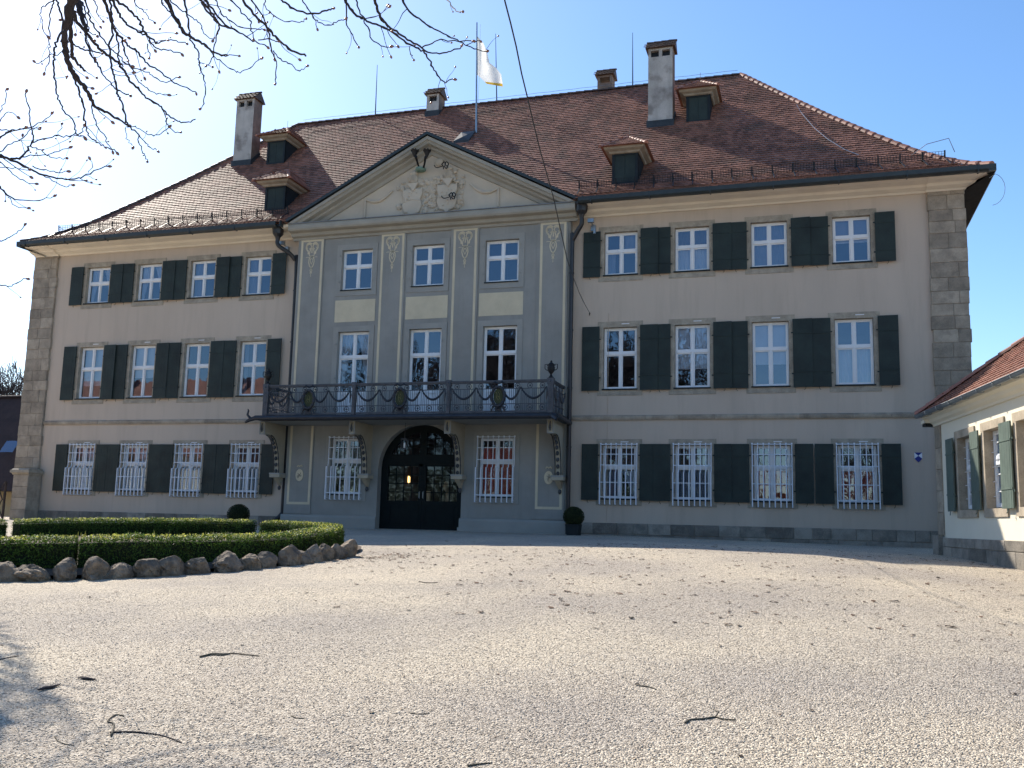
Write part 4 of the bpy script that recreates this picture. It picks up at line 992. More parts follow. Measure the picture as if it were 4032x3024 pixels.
pebbles()
# debris of leaves and bark
def debris():
    V=[];F=[]
    pts=[]
    for i in range(2000):
        a=random.random()
        if a<.45: x=random.uniform(0,9.2); y=random.uniform(-20,-8)
        elif a<.6: x=random.uniform(-4,1); y=random.uniform(-16,-11)
        elif a<.7: x=random.gauss(-2.9,.5); y=random.gauss(-13.4,.5)
        else: x=random.uniform(-4,9); y=random.uniform(-25.8,-6)
        if (x+8.85)**2+(y+13.8)**2<5.4**2: continue
        if x>8.2+(-5.2-y)*.149-.1: continue
        s=random.choice([.008,.012,.016,.02,.03])*random.uniform(.6,1.2); 
        if y<-20: s*=.55
        a=random.uniform(0,PI*2); l=s*random.uniform(1,2.4); z=G(x,y)+.004
        o=len(V); c,sn=math.cos(a),math.sin(a)
        for u,v,h in ((-l,-s*.4,0),(-l*.2,-s,.6),(l,-s*.2,.1),(l*.5,s*.8,.9),(-l*.5,s*.9,.2)):
            V.append((x+u*c-v*sn,y+u*sn+v*c,z+h*s*.6))
        F+=[(o,o+1,o+4),(o+1,o+3,o+4),(o+1,o+2,o+3)]
    o=npmesh('fallen_leaves',np.array(V),np.array(F),leafd); tag(o,'small dry brown leaves and bark crumbs scattered over the gravel','leaf litter',kind='stuff')
debris()
sticks=[('long curved dark stick lying in the left foreground gravel','stick',[(238,1584),(290,1583),(345,1590),(372,1598),(392,1606)],.007),
('short forked twig standing up beside the long curved stick','stick',[(240,1592),(246,1566),(232,1560),(250,1546),(268,1549)],.008),
('thin broken branch lying mid left on the gravel, tapering to the right','stick',[(432,1421),(455,1416),(480,1417),(500,1413),(530,1416),(560,1419)],.010),
('crooked stick with a side spur lying right of centre in the foreground','stick',[(1480,1564),(1492,1557),(1520,1555),(1545,1551),(1562,1556),(1590,1557)],.009),
('small pale curved twig at the lower left corner of the gravel','stick',[(118,1592),(126,1603),(142,1609),(160,1612)],.005),
('dark chunk of bark, the larger of two lying far left on gravel','bark piece',[(82,1495),(96,1490),(110,1488),(128,1482)],.016),
('dark chunk of bark, the smaller of two lying far left on gravel','bark piece',[(168,1466),(183,1468),(205,1471)],.014),
('twig cut by the bottom edge of the picture, left of centre','stick',[(1010,1657),(1030,1653),(1062,1650)],.007),
('slim twig on the sunny gravel just below the building shadow','stick',[(905,1257),(925,1260),(946,1259)],.008),
('dark twig touching the left edge of the picture on the gravel','stick',[(0,1426),(20,1421),(40,1418)],.006),
('tiny green brown twig right of the long curved stick','stick',[(630,1548),(640,1553),(656,1553)],.006),
('little bent twig below the middle of the yard right of centre','stick',[(1380,1483),(1400,1485),(1418,1491)],.007),
('short straight twig in the middle foreground gravel','stick',[(884,1541),(905,1544),(928,1542)],.005)]
for lab,cat,pp,r in sticks:
    P=[onG(*p)+Vector((0,0,r*.8)) for p in pp]; c=P[len(P)//2].copy()
    w=MB(); q=[p-c for p in P]; 
    if cat=='bark piece':
        w.tube(q,[r*.4]+[r*random.uniform(.8,1.3) for _ in q[1:-1]]+[r*.5],6)
        for v_ in range(len(w.v)): x,y,z=w.v[v_]; w.v[v_]=(x+random.uniform(-.004,.004),y+random.uniform(-.004,.004),z*.7)
    else:
        r*=.8; w.tube(smoothpts_(q,3),[r*(1-.55*i/(len(q)*3)) for i in range(len(q)*3-2)],6)
        if 'spur' in lab: w.tube([q[3],q[3]+Vector((.02,.03,.025)),q[3]+Vector((-.03,.05,.04))],[r*.7,r*.6,r*.2],5)
        if 'tapering' in lab: w.tube([q[0],q[1]+Vector((0,.03,0)),q[2]+Vector((0,.02,0)),q[3]],[r*1.3,r*1.8,r*1.6,r*.5],6)
    o=w.build('stick' if cat=='stick' else 'bark_piece',stickm if 'pale' in lab else (barkm if 'dark' in lab else stickm),None,True,c); tag(o,lab,cat,'sticks and bark on the gravel')
# ================================================================== ROUND BED
BC=(-8.85,-13.8); RR=5.22
w=MB(); n=72
rings=[]
for r in (0,1.2,2.4,3.6,4.5,4.9,5.2):
    rings.append([(BC[0]+r*math.cos(2*PI*i/n),BC[1]+r*math.sin(2*PI*i/n),G(BC[0]+r*math.cos(2*PI*i/n),BC[1]+r*math.sin(2*PI*i/n))+(.12 if r<5.1 else .05)+random.uniform(0,.02)) for i in range(n)])
for a,b in zip(rings[:-1],rings[1:]):
    for i in range(n): w.quad(a[i],b[i],b[(i+1)%n],a[(i+1)%n])
o=w.build('bed_soil',soil,None,True); struct(o)
# boulders
nr=0
def rock(cx,cy,w_,h_,d_,seed,label,group='boulders edging the round bed'):
    rr=random.Random(seed); m=MB(); n1,n2=26,15
    ph=[rr.uniform(0,6.28) for _ in range(8)]; 
    facets=[(Vector((rr.uniform(-1,1),rr.uniform(-1,1),rr.uniform(-.3,1))).normalized(),rr.uniform(.55,.85)) for _ in range(13)]
    for j in range(n2+1):
        t=PI*j/n2
        for i in range(n1):
            a=2*PI*i/n1; v=Vector((math.sin(t)*math.cos(a),math.sin(t)*math.sin(a),math.cos(t)))
            r=1+.10*math.sin(3*v.x+ph[0])+.10*math.sin(4*v.y+ph[1])+.08*math.sin(5*v.z+ph[2])+.07*math.sin(8*v.x+6*v.z+ph[3])+.05*math.sin(11*v.z+9*v.y+ph[4])+.05*math.sin(17*v.x+13*v.y+ph[5])*math.sin(15*v.z+ph[6])+.04*math.sin(27*v.x+ph[7])*math.sin(23*v.z+19*v.y)+rr.uniform(-.018,.018)
            p=v*r
            for nn,dd in facets:
                e=p.dot(nn)-dd
                if e>0: p=p-nn*e*.9
            m.v.append((p.x*w_/2,p.y*d_/2,p.z*h_*.62))
    for j in range(n2):
        for i in range(n1):
            a=j*n1+i;b=j*n1+(i+1)%n1; m.f.append((a,b,b+n1,a+n1))
    o=m.build('boulder',rockm,None,False,(cx,cy,G(cx,cy)+h_*.34)); o.rotation_euler=(0,0,math.atan2(cy-BC[1],cx-BC[0])+PI/2+rr.uniform(-.2,.2))
    return o
ordn=['first','second','third','fourth','fifth','sixth','seventh','eighth','ninth','tenth','eleventh','twelfth','thirteenth','fourteenth','fifteenth','sixteenth','seventeenth','eighteenth','nineteenth','twentieth','twenty first','twenty second','twenty third','twenty fourth','twenty fifth','twenty sixth','twenty seventh','twenty eighth','twenty ninth','thirtieth']
# sizes run from the right tip of the edging to the left picture edge
ang=.16; k=0; random.seed(21)
szs=[.52,.42,.36,.32,.40,.34,.46,.36,.48,.38,.42,.36,.44,.38,.36,.46,.42,.5,.40,.52,.44,.40,.5,.5,.40,.46,.44,.46,.5,.4]
while k<len(szs) and ang>-2.05:
    wd=szs[k]; hh=random.uniform(.27,.44)*(1.15 if wd>.5 else .95); ang-=wd*.5/RR
    cx,cy=BC[0]+(RR+random.uniform(-.05,.06))*math.cos(ang),BC[1]+(RR+random.uniform(-.05,.06))*math.sin(ang)
    o=rock(cx,cy,wd*1.24,hh,random.uniform(.36,.5),100+k,'')
    sz='large' if wd>.55 else ('small' if wd<.45 else 'middle sized'); sh='flat topped' if hh<.36 else 'tall craggy'
    tag(o,f'{sz} {sh} grey boulder, {ordn[k]} of the bed edging from its right end','boulder','boulders edging the round bed')
    ang-=wd*.5/RR; k+=1
o=rock(BC[0]+5.46*math.cos(-.88),BC[1]+5.46*math.sin(-.88),.17,.09,.13,5,''); tag(o,'tiny pale stone lying in front of the boulders on the gravel edge','stone')
# hedges
def leafcloud(P,Nr,size,upbias=0):
    """quads at points P with normals Nr"""
    n=len(P); a=RNG.uniform(0,2*PI,n); nn=Nr+RNG.normal(0,.55,(n,3)); nn/=np.linalg.norm(nn,axis=1)[:,None]
    ref=np.where(np.abs(nn[:,2:3])>.9,np.array([[1.,0,0]]),np.array([[0,0,1.]])); u=np.cross(nn,ref); u/=np.linalg.norm(u,axis=1)[:,None]; v=np.cross(nn,u)
    c,s=np.cos(a)[:,None],np.sin(a)[:,None]; d1=u*c+v*s; d2=-u*s+v*c
    sz=(size*RNG.uniform(.6,1.3,n))[:,None]
    V=np.stack([P-d1*sz,P-d2*sz*.5+nn*sz*.15,P+d1*sz,P+d2*sz*.5+nn*sz*.15],1).reshape(-1,3)
    F=np.arange(n*4).reshape(-1,4); return V,F
def hh_(a,h):
    return h+.10*np.clip((-.2-np.asarray(a,float))/.6,0,1)
def hedge(label,a0,a1,ro,ri,name='box_hedge',density=4200,h=.44,fringe=1.0):
    e=empty(name,(BC[0]+(ro+ri)/2*math.cos((a0+a1)/2),BC[1]+(ro+ri)/2*math.sin((a0+a1)/2),0)); e.location.z=G(e.location.x,e.location.y)
    off=-Vector(e.location)
    tag(e,label,'hedge','clipped box hedges round the bed')
    m=MB(); n=max(6,int(abs(a1-a0)*20)); i0=.05
    prev=None
    for i in range(n+1):
        a=a0+(a1-a0)*i/n; c,s=math.cos(a),math.sin(a)
        gi=G(BC[0]+ro*c,BC[1]+ro*s)+.02
        R=[(BC[0]+r*c+off.x,BC[1]+r*s+off.y,gi+z+off.z) for r,z in ((ro-i0,0),(ro-i0,float(hh_(a,h))-.05),(ri+i0,float(hh_(a,h))-.05),(ri+i0,0))]
        if prev:
            for q in range(3): m.quad(prev[q],prev[q+1],R[q+1],R[q])
        else: m.quad(*R)
        prev=R
    m.quad(*prev[::-1]); m.build('hedge_core',corem,e)
    L_=abs(a1-a0)*(ro+ri)/2; per=2*h+(ro-ri); N_=int(L_*per*density)
    a=RNG.uniform(a0,a1,N_); t=RNG.random(N_)*per
    wv=.03*np.sin(a*23)+.02*np.sin(a*41+1)+.012*np.sin(a*97)
    r=np.where(t<h,ro,np.where(t<h+ro-ri,ro-(t-h),ri)); z=np.where(t<h,t,np.where(t<h+ro-ri,h,h-(t-h-(ro-ri))))
    nr=np.where(t<h,1.,np.where(t<h+ro-ri,0,-1.)); nz=np.where((t>=h)&(t<h+ro-ri),1.,0)
    z=z*hh_(a,h)/h
    jit=RNG.normal(0,.018,N_); 
    z=z+np.where(nz>0,jit+wv*.6+np.abs(RNG.normal(0,.02,N_)),0); r=r+np.where(nz==0,jit*nr+wv*.5,0)
    sh=(nz==0)&(z>hh_(a,h)-.05); r=r-np.where(sh,nr*.02,0)
    X=BC[0]+r*np.cos(a); Y=BC[1]+r*np.sin(a); g=Gv(BC[0]+ro*np.cos(a),BC[1]+ro*np.sin(a))+.02
    P=np.stack([X,Y,g+z],1); Nn=np.stack([nr*np.cos(a),nr*np.sin(a),nz],1)
    V,F=leafcloud(P,Nn,.017); V=V+np.array(off)[None]
    npmesh('leaves',V,F,leafm,e)
    # end faces
    for aa,sg in ((a0,-1),(a1,1)):
        M_=int(h*(ro-ri)*density); rr_=RNG.uniform(ri,ro,M_); zz=RNG.uniform(0,float(hh_(aa,h)),M_); aj=aa+RNG.normal(0,.003,M_)
        P=np.stack([BC[0]+rr_*np.cos(aj),BC[1]+rr_*np.sin(aj),Gv(BC[0]+ro*np.cos(aj),BC[1]+ro*np.sin(aj))+.02+zz],1)
        V,F=leafcloud(P,np.tile(np.array([[-math.sin(aa)*sg,math.cos(aa)*sg,0]]),(M_,1)),.014); V=V+np.array(off)[None]
        npmesh('end_leaves',V,F,leafm,e)
    # young shoots on top, bright yellow to paint in the sunlit hedge tops
    M_=int(L_*380*fringe); a=RNG.uniform(a0,a1,M_); rr_=RNG.uniform(ri,ro,M_); 
    cl=.5+.5*np.sin(a*17)*np.sin(a*5+2); keep=RNG.random(M_)<.35+.65*cl; a,rr_=a[keep],rr_[keep]; M_=len(a)
    P=np.stack([BC[0]+rr_*np.cos(a),BC[1]+rr_*np.sin(a),Gv(BC[0]+ro*np.cos(a),BC[1]+ro*np.sin(a))+.02+hh_(a,h)+RNG.uniform(.0,.075,M_)],1)
    V,F=leafcloud(P,np.tile(np.array([[0.3,-.6,.5]]),(M_,1)),.021); V=V+np.array(off)[None]
    npmesh('sunlit_shoots',V,F,leafy,e)
d2=math.radians
hedge('long clipped box hedge along the front of the round bed, behind the boulders',d2(-53.4),d2(46),4.80,4.27)
hedge('front box hedge running off the left edge of the picture, behind the boulders',d2(-128),d2(-54.2),4.80,4.27)
hedge('long dark rear box hedge of the round bed, left of the gap',d2(83.3),d2(154.5),4.80,4.27,fringe=1.6)
hedge('short rear box hedge between the gap and the right end of the bed',d2(47),d2(75.8),4.80,4.27,fringe=1.6)
hedge('rear box hedge at the far left edge of the picture beyond the path gap',d2(158.5),d2(192),4.80,4.27,fringe=1.4)
# flowers in the bed
V=[];F=[]
for i in range(90):
    a=random.uniform(0,2*PI); r=4.3*math.sqrt(random.random()); x,y=BC[0]+r*math.cos(a),BC[1]+r*math.sin(a); z=G(x,y)+.12; s=.02; o=len(V)
    V+=[(x-s,y,z),(x,y-s,z+.12),(x+s,y,z+.0),(x,y,z+.16)]; F.append((o,o+1,o+2,o+3))
for i in range(12):
    a=random.uniform(0,2*PI); r=4.0*math.sqrt(random.random()); x,y=BC[0]+r*math.cos(a),BC[1]+r*math.sin(a); z=G(x,y)+.1
    for k in range(8):
        o=len(V); b=random.uniform(0,6.28); V+=[(x,y,z),(x+.01,y,z),(x+.05*math.cos(b),y+.05*math.sin(b),z+.22),(x+.05*math.cos(b)-.01,y+.05*math.sin(b),z+.24)]; F.append((o,o+1,o+2,o+3))
o=npmesh('bed_plants',np.array(V,float),np.array(F),leafy); tag(o,'sparse spring shoots growing on the soil inside the hedges','bed plants',kind='stuff')
# topiary balls in pots
def topiary(x,y,r,zc,ph,pw,label):
    g=G(x,y); e=tag(empty('potted_topiary',(x,y,g)),label,'potted plant','clipped balls in pots by the entrance')
    m=MB(); hw=pw/2
    m.add([(-hw*.86,-hw*.86,0),(hw*.86,-hw*.86,0),(hw*.86,hw*.86,0),(-hw*.86,hw*.86,0),(-hw,-hw,ph),(hw,-hw,ph),(hw,hw,ph),(-hw,hw,ph)],[(0,3,2,1),(0,1,5,4),(1,2,6,5),(2,3,7,6),(3,0,4,7),(4,5,6,7)])
    m.frame(-hw-.01,hw+.01,ph-.05,ph,.02,-hw-.01,-hw+.01); m.build('pot',dorm,e)
    m=MB(); m.lathe([(.05,zc-r*.9),(r*.75,zc-r*.6),(r*.93,zc),(r*.7,zc+r*.6),(.05,zc+r*.93)],0,0,14); m.build('ball_core',corem,e)
    N_=5200; v=RNG.normal(0,1,(N_,3)); v/=np.linalg.norm(v,axis=1)[:,None]; P=v*(r*(1+RNG.normal(0,.025,N_)))[:,None]; P[:,2]*=.93; P[:,2]+=zc
    V,F=leafcloud(P,v,.016); npmesh('ball_leaves',V,F,ballm,e)
topiary(-2.10,-1.3,.315,.565,.33,.42,'clipped box ball in a square dark pot right of the entrance door')
topiary(-13.88,-1.3,.37,.40,.2,.42,'clipped box ball seen above the hedge left of the entrance door')
# ================================================================== GATE PILLAR, LATTICE GATE, BARN ON THE LEFT
g=tag(empty('gate_pillar',(-23.88,-.5,1.1)),'sandstone gate pillar with moulded cap against the left corner of the mansion','pillar')
w=MB(); courses(w,-.36,.36,0,1.72,-.24,.24,.42,minw=.5); w.box(-.35,.35,-.22,.4,0,1.72); w.build('shaft',stoneq,g)
w=MB(); w.sweepx([(-.24,1.72),(-.30,1.78),(-.33,1.80),(-.33,1.90),(-.25,1.96),(.4,1.96),(.4,1.72)],-.40,.40); w.box(-.45,.45,-.34,.41,1.8,1.9); w.build('cap',stone,g)
g=tag(empty('lattice_gate',(-24.85,-.9,1.1)),'dark wooden lattice gate at the far left edge beside the stone pillar','gate')
w=MB(); w.bar((-.9,0,.05),(-.9,0,1.45),.06,.06); w.bar((.45,0,.05),(.45,0,1.45),.07,.06); w.build('gate_post',woodd,g)
w=MB()
for i in range(-3,6):
    a=i*.28
    for s in (1,-1):
        x0_,z0_=(-.85+a if s>0 else .42-a),.1; pts=[]
        for t_ in (0,.65,1.3):
            xx=x0_+s*t_*.5; pts.append((xx,s*.012,z0_+t_))
        pts=[p for p in pts if -.92<=p[0]<=.46]
        if len(pts)>1: w.bar(pts[0],pts[-1],.045,.015,up=(0,1,0))
w.build('lattice',woodd,g)
g=tag(empty('barn',(-46,9,.9)),'long low barn with steep dark brown roof and yellow wall behind the mansion','barn')
w=MB(); w.box(-18,17,.2,7,-.6,1.65); w.build('wall',yellowp,g)
w=MB(); w.add([(-19,-1,1.5),(17.5,-1,1.5),(17.5,2.5,6.72),(-19,2.5,6.72),(-19,6,1.5),(17.5,6,1.5)],[(0,1,2,3),(3,2,5,4),(1,5,2),(0,3,4),(0,4,5,1)]); rfo=w.build('roof',barnroof,g)
w=MB(); captiles(w,(-19,2.5,6.72),(17.5,2.5,6.72),.12,.4); w.build('ridge_tiles',barnroof,rfo)
w=MB()
p=onplane(8*4032/2212,978*4032/2212,(0,8.6,0),(0,1,0)); x_=p.x+46; 
w.add([(x_-.6,.30-.0,3.5),(x_+.25,.30,3.5),(x_+.25,.72,4.12),(x_-.6,.72,4.12)],[(0,1,2,3)])
for i in range(4): x,y,z=w.v[i]; w.v[i]=(x,y-.6+.2,z+.0)
w.build('roof_window',glass,g)
w=MB()
for x in (-3,1.5,6,10.5,13.4): w.box(x-.45,x+.45,.12,.2,-.2,1.3)
w.build('door',green,g)
# ================================================================== ANNEX ON THE RIGHT
AN=empty('annex_building',(7.85,-5.2,0)); AN.rotation_euler=(0,0,math.radians(-81.5))
tag(AN,'low cream annex with red hipped roof and green shutters at the right edge','building')
def apart(mb,name,m,parent=AN,smooth=False): return mb.build(name,m,parent,smooth)
aw=[1.80,3.62,5.48,7.3,9.1,10.9]; AWo=1.02; az=(2.0,3.60)
w=MB(); holes_wall(w,-.46,14,.3,4.25,0,[(c-AWo/2,c+AWo/2,*az) for c in aw]); w.quad((-.46,9,.3),(-.46,0,.3),(-.46,0,4.25),(-.46,9,4.25)); w.quad((14,0,.3),(14,9,.3),(14,9,4.25),(14,0,4.25)); w.quad((14,9,.3),(-.46,9,.3),(-.46,9,4.25),(14,9,4.25)); w.box(-.4,13.9,2.5,2.6,.5,4.2); w.box(-.4,13.9,.4,2.6,.9,1.0)
apart(w,'wall',annexp)
w=MB(); courses(w,-.46,14,.45,1.38,-.055,.02,.4,minw=.6); courses(w,-.50,-.02,.4,1.43,-.16,-.05,.5,minw=.5); apart(w,'plinth',plinthm)
w=MB(); w.box(-.46,14,-.04,0,.45,1.37); apart(w,'plinth_core',mortar)
w=MB(); courses(w,-.47,.0,1.43,4.08,-.03,.02,.5,minw=.5,gap=.004,jit=.004); apart(w,'corner_pilaster',stoneq)
w=MB(); cp=[(0,4.05),(-.04,4.05),(-.06,4.10),(-.13,4.15),(-.17,4.21),(-.26,4.25),(-.27,4.33),(0,4.33)]
w.sweepx(cp,-.5,14.2)
n=len(cp); A=[(-.5,y,z) for y,z in cp]; B=[(-.5+y,y*1.0,z) for y,z in cp]
w.add([(-.5+min(0,y)*.6,y,z) for y,z in cp]+A,[tuple(range(n))]+[(i,(i+1)%n,(i+1)%n+n,i+n) for i in range(n)])
w.box(-.76,-.46,-.26,.25,4.14,4.22)
apart(w,'cornice',annexp)
w=MB(); w.box(-.80,-.50,-.22,.1,4.07,4.14); apart(w,'cornice_board',dorm)
w=MB(); w.add([(x,-.35+.065*math.cos(a),4.34+.065*math.sin(a)) for x in (-.78,14.3) for a in np.linspace(PI,2*PI,9)]+[(x,-.35+.055*math.cos(a),4.345+.055*math.sin(a)) for x in (-.78,14.3) for a in np.linspace(PI,2*PI,9)],
   [(i,i+1,i+10,i+9) for i in range(8)]+[(18+i,27+i,28+i,19+i) for i in range(8)]+[(0,9,27,18),(8,26,35,17)]+[(i+1,i,18+i,19+i) for i in range(8)])
w.tube([(-.78,-.417,4.345),(14.3,-.417,4.345)],.012,6)
x=.25
while x<14: w.tube([(x,-.43,4.35),(x,-.42,4.28),(x,-.35,4.262),(x,-.28,4.28),(x,-.27,4.35)],.012,5); x+=.95
apart(w,'gutter',zinc)
ez=4.37; ex,ey=-.73,-.29; sl=.80; vr=4.2; zr=ez+(vr-ey)*sl
w=MB(); w.add([(ex,ey,ez),(14.4,ey,ez),(14.4,vr,zr),(ex+(vr-ey),vr,zr),(ex,2*vr-ey,ez),(14.4,2*vr-ey,ez)],[(0,1,2,3),(0,3,4),(3,2,5,4),(0,4,5,1),(1,5,2)]); apart(w,'roof',tilel)
w=MB(); V=Vector((0,1,sl)); VL=(vr-ey)*math.sqrt(1+sl*sl); N_=Vector((0,-sl,1))
tiles(w,(0,ey,ez+.01),(1,0,0),V,N_,VL,lambda v:(ex+v/VL*(vr-ey),14.3),.17,.20,.03)
apart(w,'roof_tiles',tilel)
w=MB(); V=Vector((1,0,sl)); tiles(w,(ex,0,ez+.01),(0,-1,0),V,Vector((-sl,0,1)),VL,lambda v:(-(2*vr-ey)+v/VL*(vr-ey),-ey-v/VL*(vr-ey)),.17,.20,.03); apart(w,'roof_tiles',tilel)
w=MB(); captiles(w,(ex-.05,ey-.05,ez+.02),(ex+(vr-ey),vr,zr+.03),.10,.34); captiles(w,(ex+(vr-ey),vr,zr+.03),(14.4,vr,zr+.03),.10,.34); apart(w,'hip_tiles',ridgem)
for k,c in enumerate(aw):
    h=az[1]-az[0]; s=MB(); surround(s,AWo,h,.19,.17,-.03,.24,.17,.17); win=s.build('window',pmat('annex_sandstone',(.42,.35,.26),.92,.22,3,45,.5,.01) if k==0 else bpy.data.materials['annex_sandstone'],AN); win.location=(c,0,az[0])
    s=MB(); casement(s,AWo,h,h*.58,y=.18)
    for zz in (.35,.7,1.1,1.35): s.box(-AWo/2+.05,AWo/2-.05,.165,.19,zz-.012,zz+.012)
    s.build('frame',white,win)
    s=MB(); panes(s,AWo,h,.20); s.build('pane',glass,win)
    s=MB()
    for zz in (.25,.55,.85,1.15,1.4): s.tube([(-AWo/2,.12,zz),(-AWo/2+.14,.12,zz)],.010,4)
    s.build('grille_stub',white,win)
    sm=shutter_mesh(h+.05,.53)
    if k!=1:
        l=sm.build('shutter',greenl,win); l.scale=(-1,1,1); l.location=(-AWo/2-.13,-.07,-.02)
    r=sm.build('shutter',greenl,win); r.location=(AWo/2+.11,-.075,-.02)
    if k<6: sheet(win,-.5,.5,.05,h,curt if k==1 else curtb,pl=6,y=.30)
    if k==1:
        s=MB(); s.lathe([(.03,.93),(.09,.95),(.12,1.0),(.10,1.08),(.03,1.12)],-.22,.22,10); s.build('white_ornament',white,win)
# ================================================================== FLAG, MAST, CABLE
k_=.36166
def zf(x,y): return (1700+x*k_,y*k_)
FY=5.37
b=onY(*zf(487,1440),FY); t=onY(*zf(492,245),FY)
fm=tag(empty('flagpole',(b.x,FY,b.z)),'tall thin flagpole rising from the roof with a drooping white flag','flagpole')
o_=Vector((b.x,FY,b.z))
w=MB(); w.tube([Vector((0,0,-.5)),t-o_],[.045,.028],8); w.build('pole',zinc,fm)
w=MB(); w.tube([(.015,.0,.2),(.05,0,2.5),(.02,0,t.z-o_.z-.1)],.005,4); w.build('halyard',blackiron,fm)
Lp=[(495,398),(495,470),(495,545),(495,630),(495,715),(497,815),(600,914)]; Rp=[(503,400),(562,470),(602,562),(627,680),(702,740),(757,812),(775,944)]
def flagstrip(f0,f1,m,name,rows=None):
    w=MB(); n=12; grid=[]
    for j in range(25):
        v=j/24*6; i=min(5,int(v)); f=v-i
        l=(Lp[i][0]+(Lp[i+1][0]-Lp[i][0])*f,Lp[i][1]+(Lp[i+1][1]-Lp[i][1])*f); r=(Rp[i][0]+(Rp[i+1][0]-Rp[i][0])*f,Rp[i][1]+(Rp[i+1][1]-Rp[i][1])*f)
        row=[]
        for q in range(n+1):
            u=q/n; px,py=l[0]+(r[0]-l[0])*u,l[1]+(r[1]-l[1])*u
            row.append(onY(*zf(px,py),FY+.12*math.sin(u*7+v*.9)*u-.05*u)-o_)
        grid.append(row)
    for j in range(24):
        if not(f0<=j/24<f1): continue
        for q in range(n): w.quad(grid[j][q],grid[j+1][q],grid[j+1][q+1],grid[j][q+1])
    return w.build(name,m,fm,True)
fl=flagstrip(0,.955,flagw,'flag'); fy=flagstrip(.955,1,flagy,'flag_border')
w=MB(); x0_,x1_,y0_,z0_=-8.85,-8.18,4.75,0
yA,yB=4.7,5.35; zA,zB=rz(yA),rz(yB)
w.add([(x0_,yA,zA-.1),(x1_,yA,zA-.1),(x1_,yA,zA+.12),(x0_,yA,zA+.12),(x0_+.1,yB,zB+.12),(x1_+.05,yB,zB+.12),(-8.5,yA+.12,zA+.32),(x0_,yB+.1,zB-.1),(x1_,yB+.1,zB-.1)],[(0,1,2,3),(3,2,6),(3,6,4),(6,2,5),(4,6,5),(0,3,4,7),(1,8,5,2)])
part(w,'roof_hatch',leadm)
W=Vector((-1.97,-.03,8.33)); kk=4032/2212; P0=CAMP+ray(1090*kk,0).normalized()*10.7
pn=(W-P0).cross(Vector((0,0,1))).normalized()
pts=[]
for p in [(1090,0),(1103,50),(1115,100),(1127,160),(1140,213),(1152,265),(1165,318),(1180,372),(1195,425),(1210,492),(1225,560),(1238,598),(1251,632),(1263,657)]: pts.append(onplane(p[0]*kk,p[1]*kk,P0,pn))
back=(pts[0]-pts[1]).normalized(); pre=[pts[0]+Vector((back.x,back.y,0)).normalized()*d+Vector((0,0,d*back.z/max(.01,Vector((back.x,back.y)).length)*.9+d*d*.004)) for d in (14,9,4)]
cb=tag(empty('overhead_cable',tuple(W)),'thin dark cable hanging across the roof to an anchor on the wall','cable')
w=MB(); w.tube([p-W for p in pre+pts]+[Vector((0,-.03,0))],.009,6); w.build('cable',blackiron,cb)
w=MB(); w.tube([(0,.03,0),(0,-.05,0),(.0,-.07,-.05),(0,-.03,-.08)],.015,6); w.build('anchor',blackiron,cb)
# ================================================================== TREES
def project(P):
    d=P-CAMP; f=d.dot(cf)
    if f<=.1: return None
    return (2016+FPX*d.dot(cr)/f,1512-FPX*d.dot(cu)/f)
def inframe(P,m=60):
    q=project(P); return q is not None and -m<q[0]<4032+m and -m<q[1]<3024+m
def smoothpts(pts,n=4):
    out=[]
    for i in range(len(pts)-1):
        p0=pts[max(i-1,0)];p1=pts[i];p2=pts[i+1];p3=pts[min(i+2,len(pts)-1)]
        for j in range(n):
            t=j/n; out.append(.5*((2*p1)+(p2-p0)*t+(2*p0-5*p1+4*p2-p3)*t*t+(3*p1-p0-3*p2+p3)*t**3))
    out.append(pts[-1]); return out
def bud(mb,p,d,r):
    d=d.normalized(); mb.tube([p-d*r*.5,p+d*r*.6,p+d*r*1.8,p+d*r*3.0,p+d*r*3.8],[r*.7,r*1.25,r*1.45,r*.9,r*.1],6)
